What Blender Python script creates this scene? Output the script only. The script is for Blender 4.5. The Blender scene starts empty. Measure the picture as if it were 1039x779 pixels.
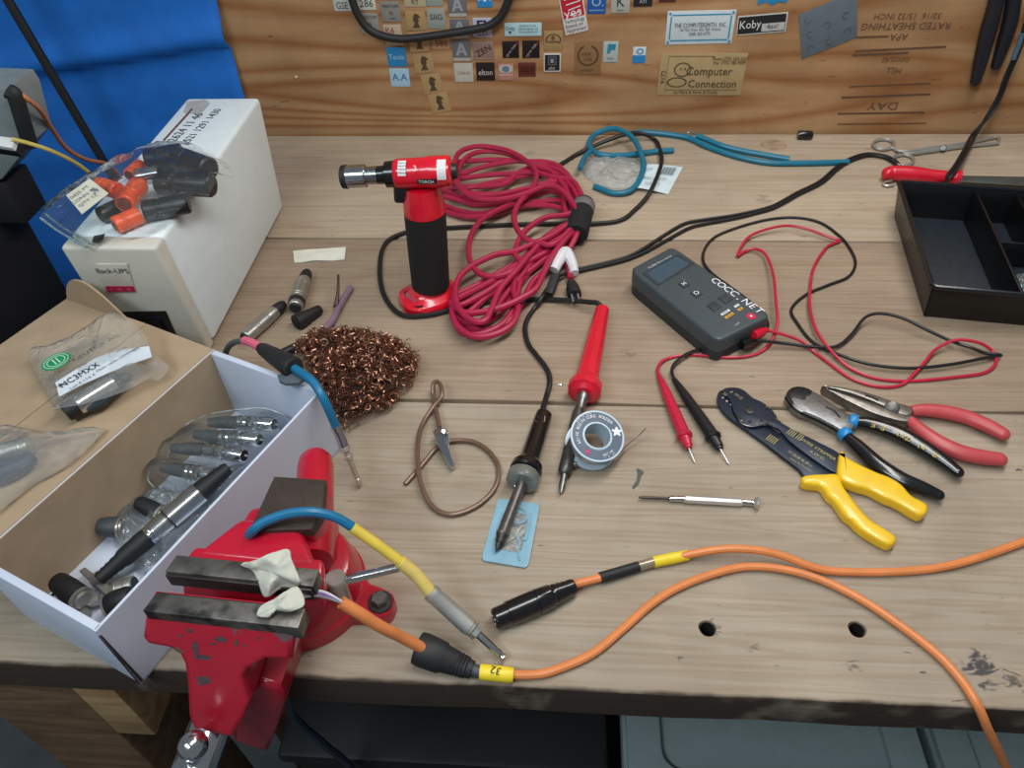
import bpy, bmesh, math, random
from mathutils import Vector, Matrix, Quaternion

random.seed(7)
SC = bpy.context.scene
COL = SC.collection

# ------------------------------------------------------------------ camera
FPX = 760.0
CP = Vector((0.0, -0.2300, 0.53457))
CR = Vector((0.99755, 0.06100, -0.03329))
CU = Vector((-0.0191, 0.7013, 0.7126))
CF = Vector((-0.0668, 0.7102, -0.7008))
CF.normalize()
CR = (CR - CF * CR.dot(CF)).normalized()
CU = CR.cross(CF)
cam_data = bpy.data.cameras.new('camera')
cam_data.sensor_fit = 'HORIZONTAL'
cam_data.sensor_width = 36.0
cam_data.lens = FPX / 1039.0 * 36.0
cam_data.clip_start = 0.01
cam = bpy.data.objects.new('camera', cam_data)
COL.objects.link(cam)
mw = Matrix.Identity(4)
for i in range(3):
    mw[i][0] = CR[i]; mw[i][1] = CU[i]; mw[i][2] = -CF[i]; mw[i][3] = CP[i]
cam.matrix_world = mw
SC.camera = cam

# ------------------------------------------------------------------ world, lamps, exposure
world = bpy.data.worlds.new('world'); SC.world = world
world.use_nodes = True
bg = world.node_tree.nodes['Background']
bg.inputs[0].default_value = (0.80, 0.90, 1.0, 1)
bg.inputs[1].default_value = 0.17

def area(name, loc, target, sx, sy, watts, col):
    l = bpy.data.lights.new(name, 'AREA'); l.shape = 'RECTANGLE'
    l.size = sx; l.size_y = sy; l.energy = watts; l.color = col
    o = bpy.data.objects.new(name, l); COL.objects.link(o)
    o.location = loc
    o.rotation_euler = (Vector(target) - Vector(loc)).to_track_quat('-Z', 'Y').to_euler()
    return o
area('bench_tube_lamp', (0.22, 0.30, 0.95), (0.16, 0.34, 0), 1.2, 0.16, 8.6, (1.0, 0.975, 0.94))
area('room_ceiling_lamp', (-0.75, -0.75, 1.50), (-0.1, 0.3, 0), 1.0, 0.35, 13.0, (0.80, 0.93, 1.0))
SC.view_settings.view_transform = 'Standard'
SC.view_settings.look = 'None'
SC.view_settings.gamma = 1.0
SC.view_settings.use_curve_mapping = False
SC.view_settings.exposure = 0.17

# ------------------------------------------------------------------ measuring helpers (photo point -> place in the room)
def ray(u, v):
    return CR * ((u - 519.5) / FPX) - CU * ((v - 389.5) / FPX) + CF
def P(u, v, z=0.0):
    d = ray(u, v); return CP + d * ((z - CP.z) / d.z)
def PW(u, v, y):
    d = ray(u, v); return CP + d * ((y - CP.y) / d.y)
def PP(u, v, p, n):
    d = ray(u, v); return CP + d * ((Vector(p) - CP).dot(n) / d.dot(n))
def PTS(pts, z=0.0):
    return [P(q[0], q[1], q[2] if len(q) > 2 else z) for q in pts]

# ------------------------------------------------------------------ materials
def lin(c):
    return tuple((x / 12.92 if x <= 0.04045 else ((x + 0.055) / 1.055) ** 2.4) for x in c)
def hexc(h):
    h = h.lstrip('#'); return lin(tuple(int(h[i:i + 2], 16) / 255 for i in (0, 2, 4)))
MC = {}
def mat(name, col, rough=0.5, metal=0.0, vary=0.08, scale=60.0, bump=0.0, coat=0.0, alpha=1.0, trans=0.0, spec=0.5, bscale=None, wear=None):
    if name in MC: return MC[name]
    m = bpy.data.materials.new(name); m.use_nodes = True
    nt = m.node_tree; n = nt.nodes; L = nt.links
    b = n['Principled BSDF']
    c = hexc(col)
    b.inputs['Roughness'].default_value = rough
    b.inputs['Metallic'].default_value = metal
    b.inputs['Coat Weight'].default_value = coat
    b.inputs['Alpha'].default_value = alpha
    b.inputs['Transmission Weight'].default_value = trans
    b.inputs['Specular IOR Level'].default_value = spec
    tc = n.new('ShaderNodeTexCoord')
    nz = n.new('ShaderNodeTexNoise'); nz.inputs['Scale'].default_value = scale; nz.inputs['Detail'].default_value = 4
    L.new(tc.outputs['Object'], nz.inputs['Vector'])
    cr = n.new('ShaderNodeValToRGB')
    cr.color_ramp.elements[0].position = 0.3; cr.color_ramp.elements[1].position = 0.7
    cr.color_ramp.elements[0].color = tuple(x * (1 - vary) for x in c) + (1,)
    cr.color_ramp.elements[1].color = tuple(min(1, x * (1 + vary)) for x in c) + (1,)
    L.new(nz.outputs['Fac'], cr.inputs['Fac'])
    out = cr.outputs['Color']
    if wear:
        wcol, wscale, lo, hi = wear
        wn = n.new('ShaderNodeTexNoise'); wn.inputs['Scale'].default_value = wscale; wn.inputs['Detail'].default_value = 6
        L.new(tc.outputs['Object'], wn.inputs['Vector'])
        wr = n.new('ShaderNodeValToRGB'); wr.color_ramp.elements[0].position = lo; wr.color_ramp.elements[1].position = hi
        L.new(wn.outputs['Fac'], wr.inputs['Fac'])
        mx = n.new('ShaderNodeMix'); mx.data_type = 'RGBA'
        L.new(wr.outputs['Color'], mx.inputs['Factor']); L.new(out, mx.inputs['A']); mx.inputs['B'].default_value = hexc(wcol) + (1,)
        out = mx.outputs['Result']
    L.new(out, b.inputs['Base Color'])
    if bump > 0:
        bn = n.new('ShaderNodeTexNoise'); bn.inputs['Scale'].default_value = bscale or scale * 6; bn.inputs['Detail'].default_value = 3
        L.new(tc.outputs['Object'], bn.inputs['Vector'])
        bp = n.new('ShaderNodeBump'); bp.inputs['Strength'].default_value = bump; bp.inputs['Distance'].default_value = 0.001
        L.new(bn.outputs['Fac'], bp.inputs['Height']); L.new(bp.outputs['Normal'], b.inputs['Normal'])
    MC[name] = m
    return m

def film(name, tint='#e8f2f4', haze=0.10, gloss=0.25):
    """thin clear plastic film: mostly see-through, a little milky, glossy creases"""
    if name in MC: return MC[name]
    m = bpy.data.materials.new(name); m.use_nodes = True
    nt = m.node_tree; n = nt.nodes; L = nt.links
    n.remove(n['Principled BSDF'])
    o = n['Material Output']
    t = n.new('ShaderNodeBsdfTransparent'); t.inputs[0].default_value = (0.95, 0.97, 0.97, 1)
    d = n.new('ShaderNodeBsdfDiffuse'); d.inputs[0].default_value = hexc(tint) + (1,)
    g = n.new('ShaderNodeBsdfGlossy'); g.inputs['Roughness'].default_value = 0.12
    tc = n.new('ShaderNodeTexCoord')
    nz = n.new('ShaderNodeTexNoise'); nz.inputs['Scale'].default_value = 70; nz.inputs['Detail'].default_value = 3; nz.inputs['Distortion'].default_value = 1.5
    L.new(tc.outputs['Object'], nz.inputs['Vector'])
    bp = n.new('ShaderNodeBump'); bp.inputs['Strength'].default_value = 0.9; bp.inputs['Distance'].default_value = 0.006
    L.new(nz.outputs['Fac'], bp.inputs['Height']); L.new(bp.outputs['Normal'], g.inputs['Normal'])
    m1 = n.new('ShaderNodeMixShader'); m1.inputs[0].default_value = haze
    L.new(t.outputs[0], m1.inputs[1]); L.new(d.outputs[0], m1.inputs[2])
    fr = n.new('ShaderNodeLayerWeight'); fr.inputs['Blend'].default_value = gloss
    L.new(bp.outputs['Normal'], fr.inputs['Normal'])
    m2 = n.new('ShaderNodeMixShader')
    L.new(fr.outputs['Fresnel'], m2.inputs[0]); L.new(m1.outputs[0], m2.inputs[1]); L.new(g.outputs[0], m2.inputs[2])
    L.new(m2.outputs[0], o.inputs['Surface'])
    MC[name] = m
    return m

def wood(name, base, dark, light, gx=3.0, gy=60.0, rough=0.7, wav=0.0, stains=(), swirl=1.2, blot=0.4, front_dark=False, ringmix=1.0):
    """plank grain running along X; stains = (x, y, z, radius, amount)"""
    if name in MC: return MC[name]
    m = bpy.data.materials.new(name); m.use_nodes = True
    nt = m.node_tree; n = nt.nodes; L = nt.links
    b = n['Principled BSDF']; b.inputs['Roughness'].default_value = rough; b.inputs['Specular IOR Level'].default_value = 0.25
    tc = n.new('ShaderNodeTexCoord')
    def noise(sx, sy, sz, detail=5, dist=0.0, rot=None):
        mp = n.new('ShaderNodeMapping'); mp.inputs['Scale'].default_value = (sx, sy, sz)
        if rot: mp.inputs['Rotation'].default_value = rot
        L.new(tc.outputs['Object'], mp.inputs['Vector'])
        nz = n.new('ShaderNodeTexNoise'); nz.inputs['Scale'].default_value = 1.0; nz.inputs['Detail'].default_value = detail; nz.inputs['Distortion'].default_value = dist
        L.new(mp.outputs['Vector'], nz.inputs['Vector']); return nz.outputs['Fac']
    def ramp(fac, p0, p1, c0, c1):
        r = n.new('ShaderNodeValToRGB'); r.color_ramp.elements[0].position = p0; r.color_ramp.elements[1].position = p1
        r.color_ramp.elements[0].color = c0 + (1,); r.color_ramp.elements[1].color = c1 + (1,)
        L.new(fac, r.inputs['Fac']); return r.outputs['Color']
    def mix(fac, a, bb, mode='MIX'):
        x = n.new('ShaderNodeMix'); x.data_type = 'RGBA'; x.blend_type = mode
        if isinstance(fac, float): x.inputs['Factor'].default_value = fac
        else: L.new(fac, x.inputs['Factor'])
        L.new(a, x.inputs['A'])
        if isinstance(bb, tuple): x.inputs['B'].default_value = bb + (1,)
        else: L.new(bb, x.inputs['B'])
        return x.outputs['Result']
    zz = gy
    fine = noise(gx, gy * 2.6, zz * 2.6, 6, 0.3)
    # rings: distorted bands across the board
    mp = n.new('ShaderNodeMapping'); mp.inputs['Scale'].default_value = (gx * 0.35, gy * 0.22, zz * 0.22)
    L.new(tc.outputs['Object'], mp.inputs['Vector'])
    warp = n.new('ShaderNodeTexNoise'); warp.inputs['Scale'].default_value = swirl; warp.inputs['Detail'].default_value = 2.0
    L.new(mp.outputs['Vector'], warp.inputs['Vector'])
    mul = n.new('ShaderNodeMath'); mul.operation = 'MULTIPLY'; mul.inputs[1].default_value = 9.0 + wav
    L.new(warp.outputs['Fac'], mul.inputs[0])
    frac = n.new('ShaderNodeMath'); frac.operation = 'FRACT'; L.new(mul.outputs[0], frac.inputs[0])
    col = ramp(fine, 0.26, 0.76, hexc(dark), hexc(light))
    band = n.new('ShaderNodeValToRGB')
    e = band.color_ramp.elements; e[0].position = 0.0; e[0].color = (1, 1, 1, 1); e[1].position = 1.0; e[1].color = (1, 1, 1, 1)
    k = e.new(0.30); k.color = (0.99, 0.98, 0.97, 1)
    k2 = e.new(0.66); k2.color = hexc('#e3d9cd') + (1,) if wav < 5 else hexc('#cda27a') + (1,)
    L.new(frac.outputs[0], band.inputs['Fac'])
    col = mix(0.55, col, ramp(noise(gx * 0.9, gy * .7, zz * .7, 4, 0.3), 0.3, 0.7, hexc(base), hexc(light)))
    col = mix(ringmix, col, band.outputs['Color'], 'MULTIPLY')
    bl = ramp(noise(9, 9, 9, 4, 0.6), 0.35, 0.70, (1 - blot, 1 - blot * 1.05, 1 - blot * 1.1), (1, 1, 1))
    col = mix(1.0, col, bl, 'MULTIPLY')
    # short dark nicks along the grain
    nk = ramp(noise(45, 260, 260, 3, 0.2), 0.70, 0.76, (0, 0, 0), (.85, .85, .85))
    col = mix(nk, col, hexc('#4a3f36'))
    for (sx, sy, sz, rad, amt, sc) in stains:
        vs = n.new('ShaderNodeVectorMath'); vs.operation = 'DISTANCE'; vs.inputs[1].default_value = (sx, sy, sz)
        L.new(tc.outputs['Object'], vs.inputs[0])
        a = n.new('ShaderNodeMath'); a.operation = 'DIVIDE'; a.inputs[1].default_value = rad; L.new(vs.outputs['Value'], a.inputs[0])
        s = n.new('ShaderNodeMath'); s.operation = 'ADD'; L.new(a.outputs[0], s.inputs[0])
        nn = noise(90, 160, 90, 5, 1.0)
        s2 = n.new('ShaderNodeMath'); s2.operation = 'MULTIPLY'; s2.inputs[1].default_value = 2.4; L.new(nn, s2.inputs[0]); L.new(s2.outputs[0], s.inputs[1])
        rs = n.new('ShaderNodeMapRange'); rs.inputs['From Min'].default_value = 1.45; rs.inputs['From Max'].default_value = 1.75
        rs.inputs['To Min'].default_value = amt; rs.inputs['To Max'].default_value = 0.0
        L.new(s.outputs[0], rs.inputs['Value'])
        col = mix(rs.outputs['Result'], col, hexc(sc))
    if front_dark:      # dark brown colour over the worn front face of the plank
        sp = n.new('ShaderNodeSeparateXYZ'); L.new(tc.outputs['Object'], sp.inputs[0])
        ad = n.new('ShaderNodeMath'); ad.operation = 'MULTIPLY_ADD'; ad.inputs[1].default_value = 0.006; L.new(noise(30, 30, 30, 3), ad.inputs[0]); L.new(sp.outputs['Y'], ad.inputs[2])
        gr = n.new('ShaderNodeMapRange'); gr.inputs['From Min'].default_value = 0.0035; gr.inputs['From Max'].default_value = 0.0065; gr.inputs['To Min'].default_value = 0.93; gr.inputs['To Max'].default_value = 0.0
        L.new(ad.outputs[0], gr.inputs['Value']); col = mix(gr.outputs['Result'], col, hexc('#2c2019'))
    L.new(col, b.inputs['Base Color'])
    bp = n.new('ShaderNodeBump'); bp.inputs['Strength'].default_value = 0.35; bp.inputs['Distance'].default_value = 0.001
    L.new(fine, bp.inputs['Height']); L.new(bp.outputs['Normal'], b.inputs['Normal'])
    MC[name] = m
    return m

# ------------------------------------------------------------------ geometry helpers
def catmull(pts, sub=6, closed=False):
    pts = [Vector(p) for p in pts]; n = len(pts)
    if n < 3 and not closed:
        return [pts[0].lerp(pts[-1], i / sub) for i in range(sub + 1)]
    out = []
    segs = n if closed else n - 1
    for i in range(segs):
        if closed: p0, p1, p2, p3 = pts[(i - 1) % n], pts[i], pts[(i + 1) % n], pts[(i + 2) % n]
        else:
            p1, p2 = pts[i], pts[i + 1]
            p0 = pts[i - 1] if i > 0 else p1 * 2 - p2
            p3 = pts[i + 2] if i + 2 < n else p2 * 2 - p1
        for k in range(sub):
            t = k / sub
            out.append(0.5 * ((2 * p1) + (p2 - p0) * t + (2 * p0 - 5 * p1 + 4 * p2 - p3) * t * t + (3 * p1 - p0 - 3 * p2 + p3) * t ** 3))
    if not closed: out.append(pts[-1].copy())
    return out

class G:
    def __init__(s): s.v = []; s.f = []
    def add(s, vs, fs, M=None):
        o = len(s.v)
        for q in vs:
            q = Vector(q); s.v.append(M @ q if M else q)
        for f in fs: s.f.append([i + o for i in f])
        return s
    def bm(s, bm, M=None):
        bm.verts.index_update()
        s.add([v.co.copy() for v in bm.verts], [[v.index for v in f.verts] for f in bm.faces], M)
        bm.free(); return s
    def box(s, c, size, M=None, bevel=0.0, seg=2):
        bm = bmesh.new(); bmesh.ops.create_cube(bm, size=1.0)
        for v in bm.verts: v.co = Vector((v.co.x * size[0], v.co.y * size[1], v.co.z * size[2])) + Vector(c)
        if bevel: bmesh.ops.bevel(bm, geom=bm.edges[:], offset=bevel, segments=seg, affect='EDGES', profile=0.5)
        return s.bm(bm, M)
    def hexa(s, b4, t4, bevel=0.0, seg=2):
        bm = bmesh.new()
        vb = [bm.verts.new(p) for p in b4]; vt = [bm.verts.new(p) for p in t4]
        bm.faces.new(vb[::-1]); bm.faces.new(vt)
        for i in range(4): bm.faces.new((vb[i], vb[(i + 1) % 4], vt[(i + 1) % 4], vt[i]))
        bmesh.ops.recalc_face_normals(bm, faces=bm.faces[:])
        if bevel: bmesh.ops.bevel(bm, geom=bm.edges[:], offset=bevel, segments=seg, affect='EDGES', profile=0.5)
        return s.bm(bm)
    def tube(s, pts, r, n=8, sub=6, closed=False, caps=True, smooth=True, flat=1.0):
        raw = [Vector(p) for p in pts]
        if smooth: path = catmull(raw, sub, closed)
        else: path = raw
        N = len(path)
        if isinstance(r, (list, tuple)):
            def rad(i):
                t = i / (N - 1) * (len(r) - 1); k = min(int(t), len(r) - 2); return r[k] + (r[k + 1] - r[k]) * (t - k)
        else:
            def rad(i): return r
        tans = []
        for i in range(N):
            if closed: t = path[(i + 1) % N] - path[i - 1]
            else: t = path[min(i + 1, N - 1)] - path[max(i - 1, 0)]
            if t.length < 1e-9: t = Vector((0, 0, 1))
            tans.append(t.normalized())
        up = Vector((0, 0, 1))
        if abs(tans[0].dot(up)) > 0.95: up = Vector((0, 1, 0))
        nor = (up - tans[0] * up.dot(tans[0])).normalized()
        o = len(s.v)
        for i in range(N):
            if i:
                q = tans[i - 1].rotation_difference(tans[i]); nor = q @ nor
                nor = (nor - tans[i] * nor.dot(tans[i])).normalized()
            bi = tans[i].cross(nor); R = rad(i)
            for k in range(n):
                a = 2 * math.pi * k / n
                s.v.append(path[i] + nor * (math.cos(a) * R * flat) + bi * (math.sin(a) * R))
        M = N if closed else N - 1
        for i in range(M):
            for k in range(n):
                a = o + i * n + k; b = o + i * n + (k + 1) % n
                c = o + ((i + 1) % N) * n + (k + 1) % n; d = o + ((i + 1) % N) * n + k
                s.f.append([a, b, c, d])
        if caps and not closed:
            s.f.append([o + k for k in range(n)][::-1]); s.f.append([o + (N - 1) * n + k for k in range(n)])
        return s
    def lathe(s, A, B, prof, n=20, flat=1.0):
        """prof = (fraction along A->B, radius)"""
        A = Vector(A); B = Vector(B); ax = B - A; d = ax.normalized()
        up = Vector((0, 0, 1)) if abs(d.z) < 0.9 else Vector((0, 1, 0))
        x = (up - d * up.dot(d)).normalized(); y = d.cross(x); o = len(s.v)
        for (t, r) in prof:
            c = A + ax * t; r = max(r, 1e-5)
            for k in range(n):
                a = 2 * math.pi * k / n; s.v.append(c + x * (math.cos(a) * r * flat) + y * (math.sin(a) * r))
        for i in range(len(prof) - 1):
            for k in range(n):
                s.f.append([o + i * n + k, o + i * n + (k + 1) % n, o + (i + 1) * n + (k + 1) % n, o + (i + 1) * n + k])
        s.f.append([o + k for k in range(n)][::-1]); s.f.append([o + (len(prof) - 1) * n + k for k in range(n)])
        return s
    def plate(s, outline, thick, up=(0, 0, 1), bevel=0.0, seg=2, holes=(), both=False):
        """outline: 3-D points of the top outline; extruded down along -up by thick; optional hole loops"""
        up = Vector(up).normalized(); bm = bmesh.new()
        loops = [list(map(Vector, outline))] + [list(map(Vector, h)) for h in holes]
        edges = []
        rings = []
        for lp in loops:
            vs = [bm.verts.new(p) for p in lp]; rings.append(vs)
            for i in range(len(vs)): edges.append(bm.edges.new((vs[i], vs[(i + 1) % len(vs)])))
        if holes:
            bmesh.ops.triangle_fill(bm, use_beauty=True, edges=edges, normal=up)
        else:
            bm.faces.new(rings[0])
        top = bm.faces[:]
        bmesh.ops.recalc_face_normals(bm, faces=top)
        if sum((f.normal.dot(up) * f.calc_area() for f in top)) < 0: bmesh.ops.reverse_faces(bm, faces=top)
        ret = bmesh.ops.extrude_face_region(bm, geom=bm.faces[:])
        ev = [g for g in ret['geom'] if isinstance(g, bmesh.types.BMVert)]
        for v in ev: v.co -= up * thick
        bmesh.ops.recalc_face_normals(bm, faces=bm.faces[:])
        if bevel:
            es = [e for e in bm.edges if len(e.link_faces) == 2 and
                  ((e.link_faces[0].normal.dot(up) > 0.9) != (e.link_faces[1].normal.dot(up) > 0.9) or
                   (both and (e.link_faces[0].normal.dot(up) < -0.9) != (e.link_faces[1].normal.dot(up) < -0.9)))]
            bmesh.ops.bevel(bm, geom=es, offset=bevel, segments=seg, affect='EDGES', profile=0.6)
        return s.bm(bm)
    def ball(s, c, r, M=None, n=16, sq=(1, 1, 1)):
        bm = bmesh.new(); bmesh.ops.create_uvsphere(bm, u_segments=n, v_segments=max(6, n // 2), radius=1.0)
        for v in bm.verts: v.co = Vector((v.co.x * r * sq[0], v.co.y * r * sq[1], v.co.z * r * sq[2])) + Vector(c)
        return s.bm(bm, M)
    def grid(s, fn, nu, nv):
        o = len(s.v)
        for j in range(nv + 1):
            for i in range(nu + 1): s.v.append(Vector(fn(i / nu, j / nv)))
        for j in range(nv):
            for i in range(nu):
                a = o + j * (nu + 1) + i; s.f.append([a, a + 1, a + nu + 2, a + nu + 1])
        return s

def link(name, g, m, parent=None, off=None, smooth=35):
    me = bpy.data.meshes.new(name)
    off = off or Vector((0, 0, 0))
    me.from_pydata([v - off for v in g.v], [], g.f); me.update()
    bm = bmesh.new(); bm.from_mesh(me); bmesh.ops.recalc_face_normals(bm, faces=bm.faces[:]); bm.to_mesh(me); bm.free()
    if smooth:
        me.shade_smooth(); me.set_sharp_from_angle(angle=math.radians(smooth))
    me.materials.append(m)
    o = bpy.data.objects.new(name, me); COL.objects.link(o)
    if parent: o.parent = parent
    return o

class Thing:
    def __init__(s, name, label, cat, loc, group=None):
        e = bpy.data.objects.new(name, None); e.empty_display_size = 0.02; COL.objects.link(e)
        e.location = loc; e['label'] = label; e['category'] = cat
        if group: e['group'] = group
        s.e = e; s.loc = Vector(loc)
    def part(s, name, g, m, parent=None, label=None, smooth=35, kind=None):
        o = link(name, g, m, parent or s.e, s.loc, smooth)
        if label: o['label'] = label
        if kind: o['kind'] = kind
        return o
    def text(s, body, origin, xd, yd, size, m, name='lettering', parent=None, align='CENTER', lift=0.0003, sx=1.0):
        return text(body, origin, xd, yd, size, m, name, parent or s.e, s.loc, align, lift, sx)

def text(body, origin, xd, yd, size, m, name, parent, off, align='CENTER', lift=0.0003, sx=1.0):
    cu = bpy.data.curves.new('t', 'FONT'); cu.body = body; cu.size = size
    cu.align_x = align; cu.align_y = 'CENTER'; cu.resolution_u = 2
    to = bpy.data.objects.new('t', cu); COL.objects.link(to)
    dg = bpy.context.evaluated_depsgraph_get(); dg.update()
    me = bpy.data.meshes.new_from_object(to.evaluated_get(dg))
    bpy.data.objects.remove(to); bpy.data.curves.remove(cu)
    me.name = name
    x = Vector(xd).normalized(); y = Vector(yd); y = (y - x * y.dot(x)).normalized(); z = x.cross(y)
    for v in me.vertices:
        v.co = Vector(origin) + x * (v.co.x * sx) + y * v.co.y + z * lift - off
    me.materials.clear(); me.materials.append(m)
    o = bpy.data.objects.new(name, me); COL.objects.link(o); o.parent = parent
    return o

def single(name, label, cat, g, m, loc, group=None, kind=None, smooth=35):
    o = link(name, g, m, None, Vector(loc), smooth); o.location = loc
    o['label'] = label; o['category'] = cat
    if group: o['group'] = group
    if kind: o['kind'] = kind
    return o
def struct(name, g, m, smooth=35):
    o = link(name, g, m, None, None, smooth); o['kind'] = 'structure'; return o

from mathutils import noise as mnoise
def dome(outline, z0, h, n=8, wob=0.0, seed=1, power=0.5, up=Vector((0, 0, 1)), over=()):
    """thin film pillow over an outline: swells up by h, creased, and drapes over capsules (A, B, r)"""
    pts = catmull(outline, 6, True); N = len(pts); n = max(n, 11)
    c = sum(pts, Vector()) / N; g = G(); sh = Vector((seed * 1.7, seed * .9, seed * 2.3))
    for j in range(n + 1):
        t = j / n; e = 1 - (1 - t) ** 2
        for p in pts:
            q = p.lerp(c, t); hh = h * e ** power
            w = mnoise.noise(q * 55 + sh) * 1.0 + (1 - abs(mnoise.noise(q * 95 + sh)) * 2) * .7
            z = q.z + hh + wob * w * min(1, t * 4)
            for (A, B, r) in over:
                ax = Vector((B.x - A.x, B.y - A.y)); L2 = max(ax.length_squared, 1e-9)
                k = max(-.08, min(1.08, ((q.x - A.x) * ax.x + (q.y - A.y) * ax.y) / L2))
                d = math.hypot(q.x - A.x - ax.x * k, q.y - A.y - ax.y * k)
                zc = A.z + (B.z - A.z) * k
                if d < r * 1.9: z = max(z, zc + .0012 + (math.sqrt(max(0, r * r - d * d)) if d < r * .72 else r * .69 - (d - r * .72) * .95))
            q.z = z
            g.v.append(q)
    for j in range(n):
        for i in range(N):
            a = j * N + i; b = j * N + (i + 1) % N; g.f.append([a, b, b + N, a + N])
    return g

# common materials
M_black = mat('black_plastic', '#17181b', 0.42, bump=0.1)
M_blackrub = mat('black_rubber', '#1b1b1d', 0.6)
M_blackgloss = mat('glossy_black', '#101114', 0.22, coat=0.3)
M_chrome = mat('chrome', '#c9ccce', 0.16, 1.0)
M_nickel = mat('satin_nickel', '#bdbdb8', 0.38, 0.75)
M_steel = mat('worn_steel', '#8d8c88', 0.42, 1.0, vary=0.2, scale=200)
M_dsteel = mat('dark_steel', '#4b4846', 0.5, 0.8, vary=0.25, scale=120, bump=0.15)
M_orange = mat('orange_cable_jacket', '#d9834a', 0.45)
M_teal = mat('teal_cable_jacket', '#0f6d88', 0.42)
M_blue = mat('blue_cable_jacket', '#136992', 0.40)
M_red = mat('red_plastic', '#cf1730', 0.32, coat=0.2)
M_white = mat('white_plastic', '#d9dcdb', 0.4)
M_ink = mat('black_ink', '#1c1c20', 0.7)
M_white_ink = mat('white_ink', '#e6e8e8', 0.6)
M_yellow = mat('yellow_vinyl', '#e9bd1c', 0.35, coat=0.3)
M_yellowtape = mat('yellow_tape', '#e6cc2c', 0.45)

# ================================================================== SETTING
WY = 0.864            # front face of the plywood wall
STAINS = [(0.305, 0.030, 0, 0.020, 0.85, '#2e2f38'), (0.323, 0.022, 0, 0.012, 0.7, '#2e2f38'), (0.118, 0.052, 0, 0.010, 0.6, '#55504c'),
          (0.145, 0.04, 0, 0.008, 0.55, '#55504c'), (0.215, 0.028, 0, 0.008, 0.6, '#3d3d45'), (0.09, 0.028, 0, 0.005, 0.6, '#444444'),
          (0.128, 0.098, 0, 0.006, 0.6, '#55504c'), (0.078, 0.078, 0, 0.007, 0.5, '#55504c'), (0.20, 0.105, 0, 0.012, 0.35, '#6b6058')]
M_planks = [wood('weathered_pine_front', '#a69886', '#998b78', '#b1a493', gx=5, gy=150, rough=0.75, blot=0.20, swirl=1.2, stains=STAINS, front_dark=True, ringmix=.55),
            wood('weathered_pine_middle', '#a08d79', '#8f7d6a', '#aa9884', gx=4, gy=150, rough=0.75, blot=0.20, swirl=1.2, stains=[(0.07, 0.36, 0, 0.012, 0.55, '#6a5c50')], ringmix=.55),
            wood('weathered_pine_rear', '#b3a28d', '#a3927d', '#bdad98', gx=4, gy=130, rough=0.75, blot=0.16, swirl=1.0, stains=[(0.262, 0.67, 0, 0.02, 0.4, '#6b6058'), (-0.055, 0.80, 0, 0.012, 0.35, '#6b6058')], ringmix=.5)]
M_ply = wood('plywood', '#b0865f', '#9a714d', '#c09a70', gx=1.6, gy=26, rough=0.6, wav=6, swirl=1.0, blot=0.25, ringmix=.75)
M_frame = wood('old_framing_lumber', '#6b5340', '#4a3829', '#836a52', gx=5, gy=60, rough=0.8, blot=0.35)
M_newlumber = wood('pale_framing_lumber', '#a98a62', '#8d6f4c', '#bd9f78', gx=5, gy=60, rough=0.8, blot=0.2)
M_floor = mat('grey_concrete', '#55585b', 0.85, vary=0.2, scale=12, bump=0.2)

g = G(); g.box((0.1, 0.2, -0.875), (4.2, 3.0, 0.05)); struct('floor', g, M_floor)
g = G(); g.box((0.2, WY + 0.009, 0.35), (2.4, 0.018, 0.9)); struct('wall_back', g, M_ply)
wall_print = bpy.data.objects['wall_back']
g = G(); g.box((0.2, WY + 0.03, -0.10), (4.0, 0.02, 1.9)); struct('wall_outer', g, mat('drab_wall_paint', '#5d5f60', 0.8))

# ------------------------------------------------------------------ workbench
bench = Thing('workbench', 'long workbench of weathered pine planks carrying all the tools', 'workbench', (0, 0, 0))
X0, X1 = -0.49, 1.05
hole_c = [P(718, 637), P(870, 638)]
for k in range(3):
    ya, yb = k * 0.286 + (0.0 if k == 0 else 0.0018), (k + 1) * 0.286 - 0.0018
    wav = random.Random(k + 3)
    n = 24
    fr = [Vector((X0 + (X1 - X0) * i / n, ya + (wav.random() - 0.5) * 0.0022, 0)) for i in range(n + 1)]
    bk = [Vector((X1 - (X1 - X0) * i / n, yb + (wav.random() - 0.5) * 0.0012, 0)) for i in range(n + 1)]
    g = G()
    holes = []
    if k == 0:
        for ci, c in enumerate(hole_c):
            holes.append([c + Vector((math.cos(a) * 0.0062 * (1 + 0.08 * math.sin(3 * a + ci)), math.sin(a) * 0.0062, 0)) for a in [2 * math.pi * i / 16 for i in range(16)]])
    g.plate(fr + bk, 0.038, bevel=0.0025 if k == 0 else 0.0014, seg=2, holes=holes)
    bench.part('plank', g, M_planks[k], smooth=30)
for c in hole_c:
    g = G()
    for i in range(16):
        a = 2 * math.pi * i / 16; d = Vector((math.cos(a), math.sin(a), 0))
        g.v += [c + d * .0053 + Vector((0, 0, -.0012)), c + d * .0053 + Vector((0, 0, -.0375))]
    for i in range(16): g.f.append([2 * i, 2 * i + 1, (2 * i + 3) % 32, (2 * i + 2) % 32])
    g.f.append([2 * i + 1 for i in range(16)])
    bench.part('drill_hole', g, mat('hole_shade_brown', '#1a120c', .9))  # dark lining: the shade inside the hole is put into its colour
# knot in the rear plank
kp = P(785, 147)
g = G(); g.plate([kp + Vector((math.cos(a) * 0.019, math.sin(a) * 0.016, 0.0006)) for a in [2 * math.pi * i / 20 for i in range(20)]], 0.003, bevel=0.0004)
bench.part('knot', g, wood('knot_wood', '#a58f78', '#84705c', '#b5a08a', gx=40, gy=90, blot=0.2), label='round brown knot in the rear plank')
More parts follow.
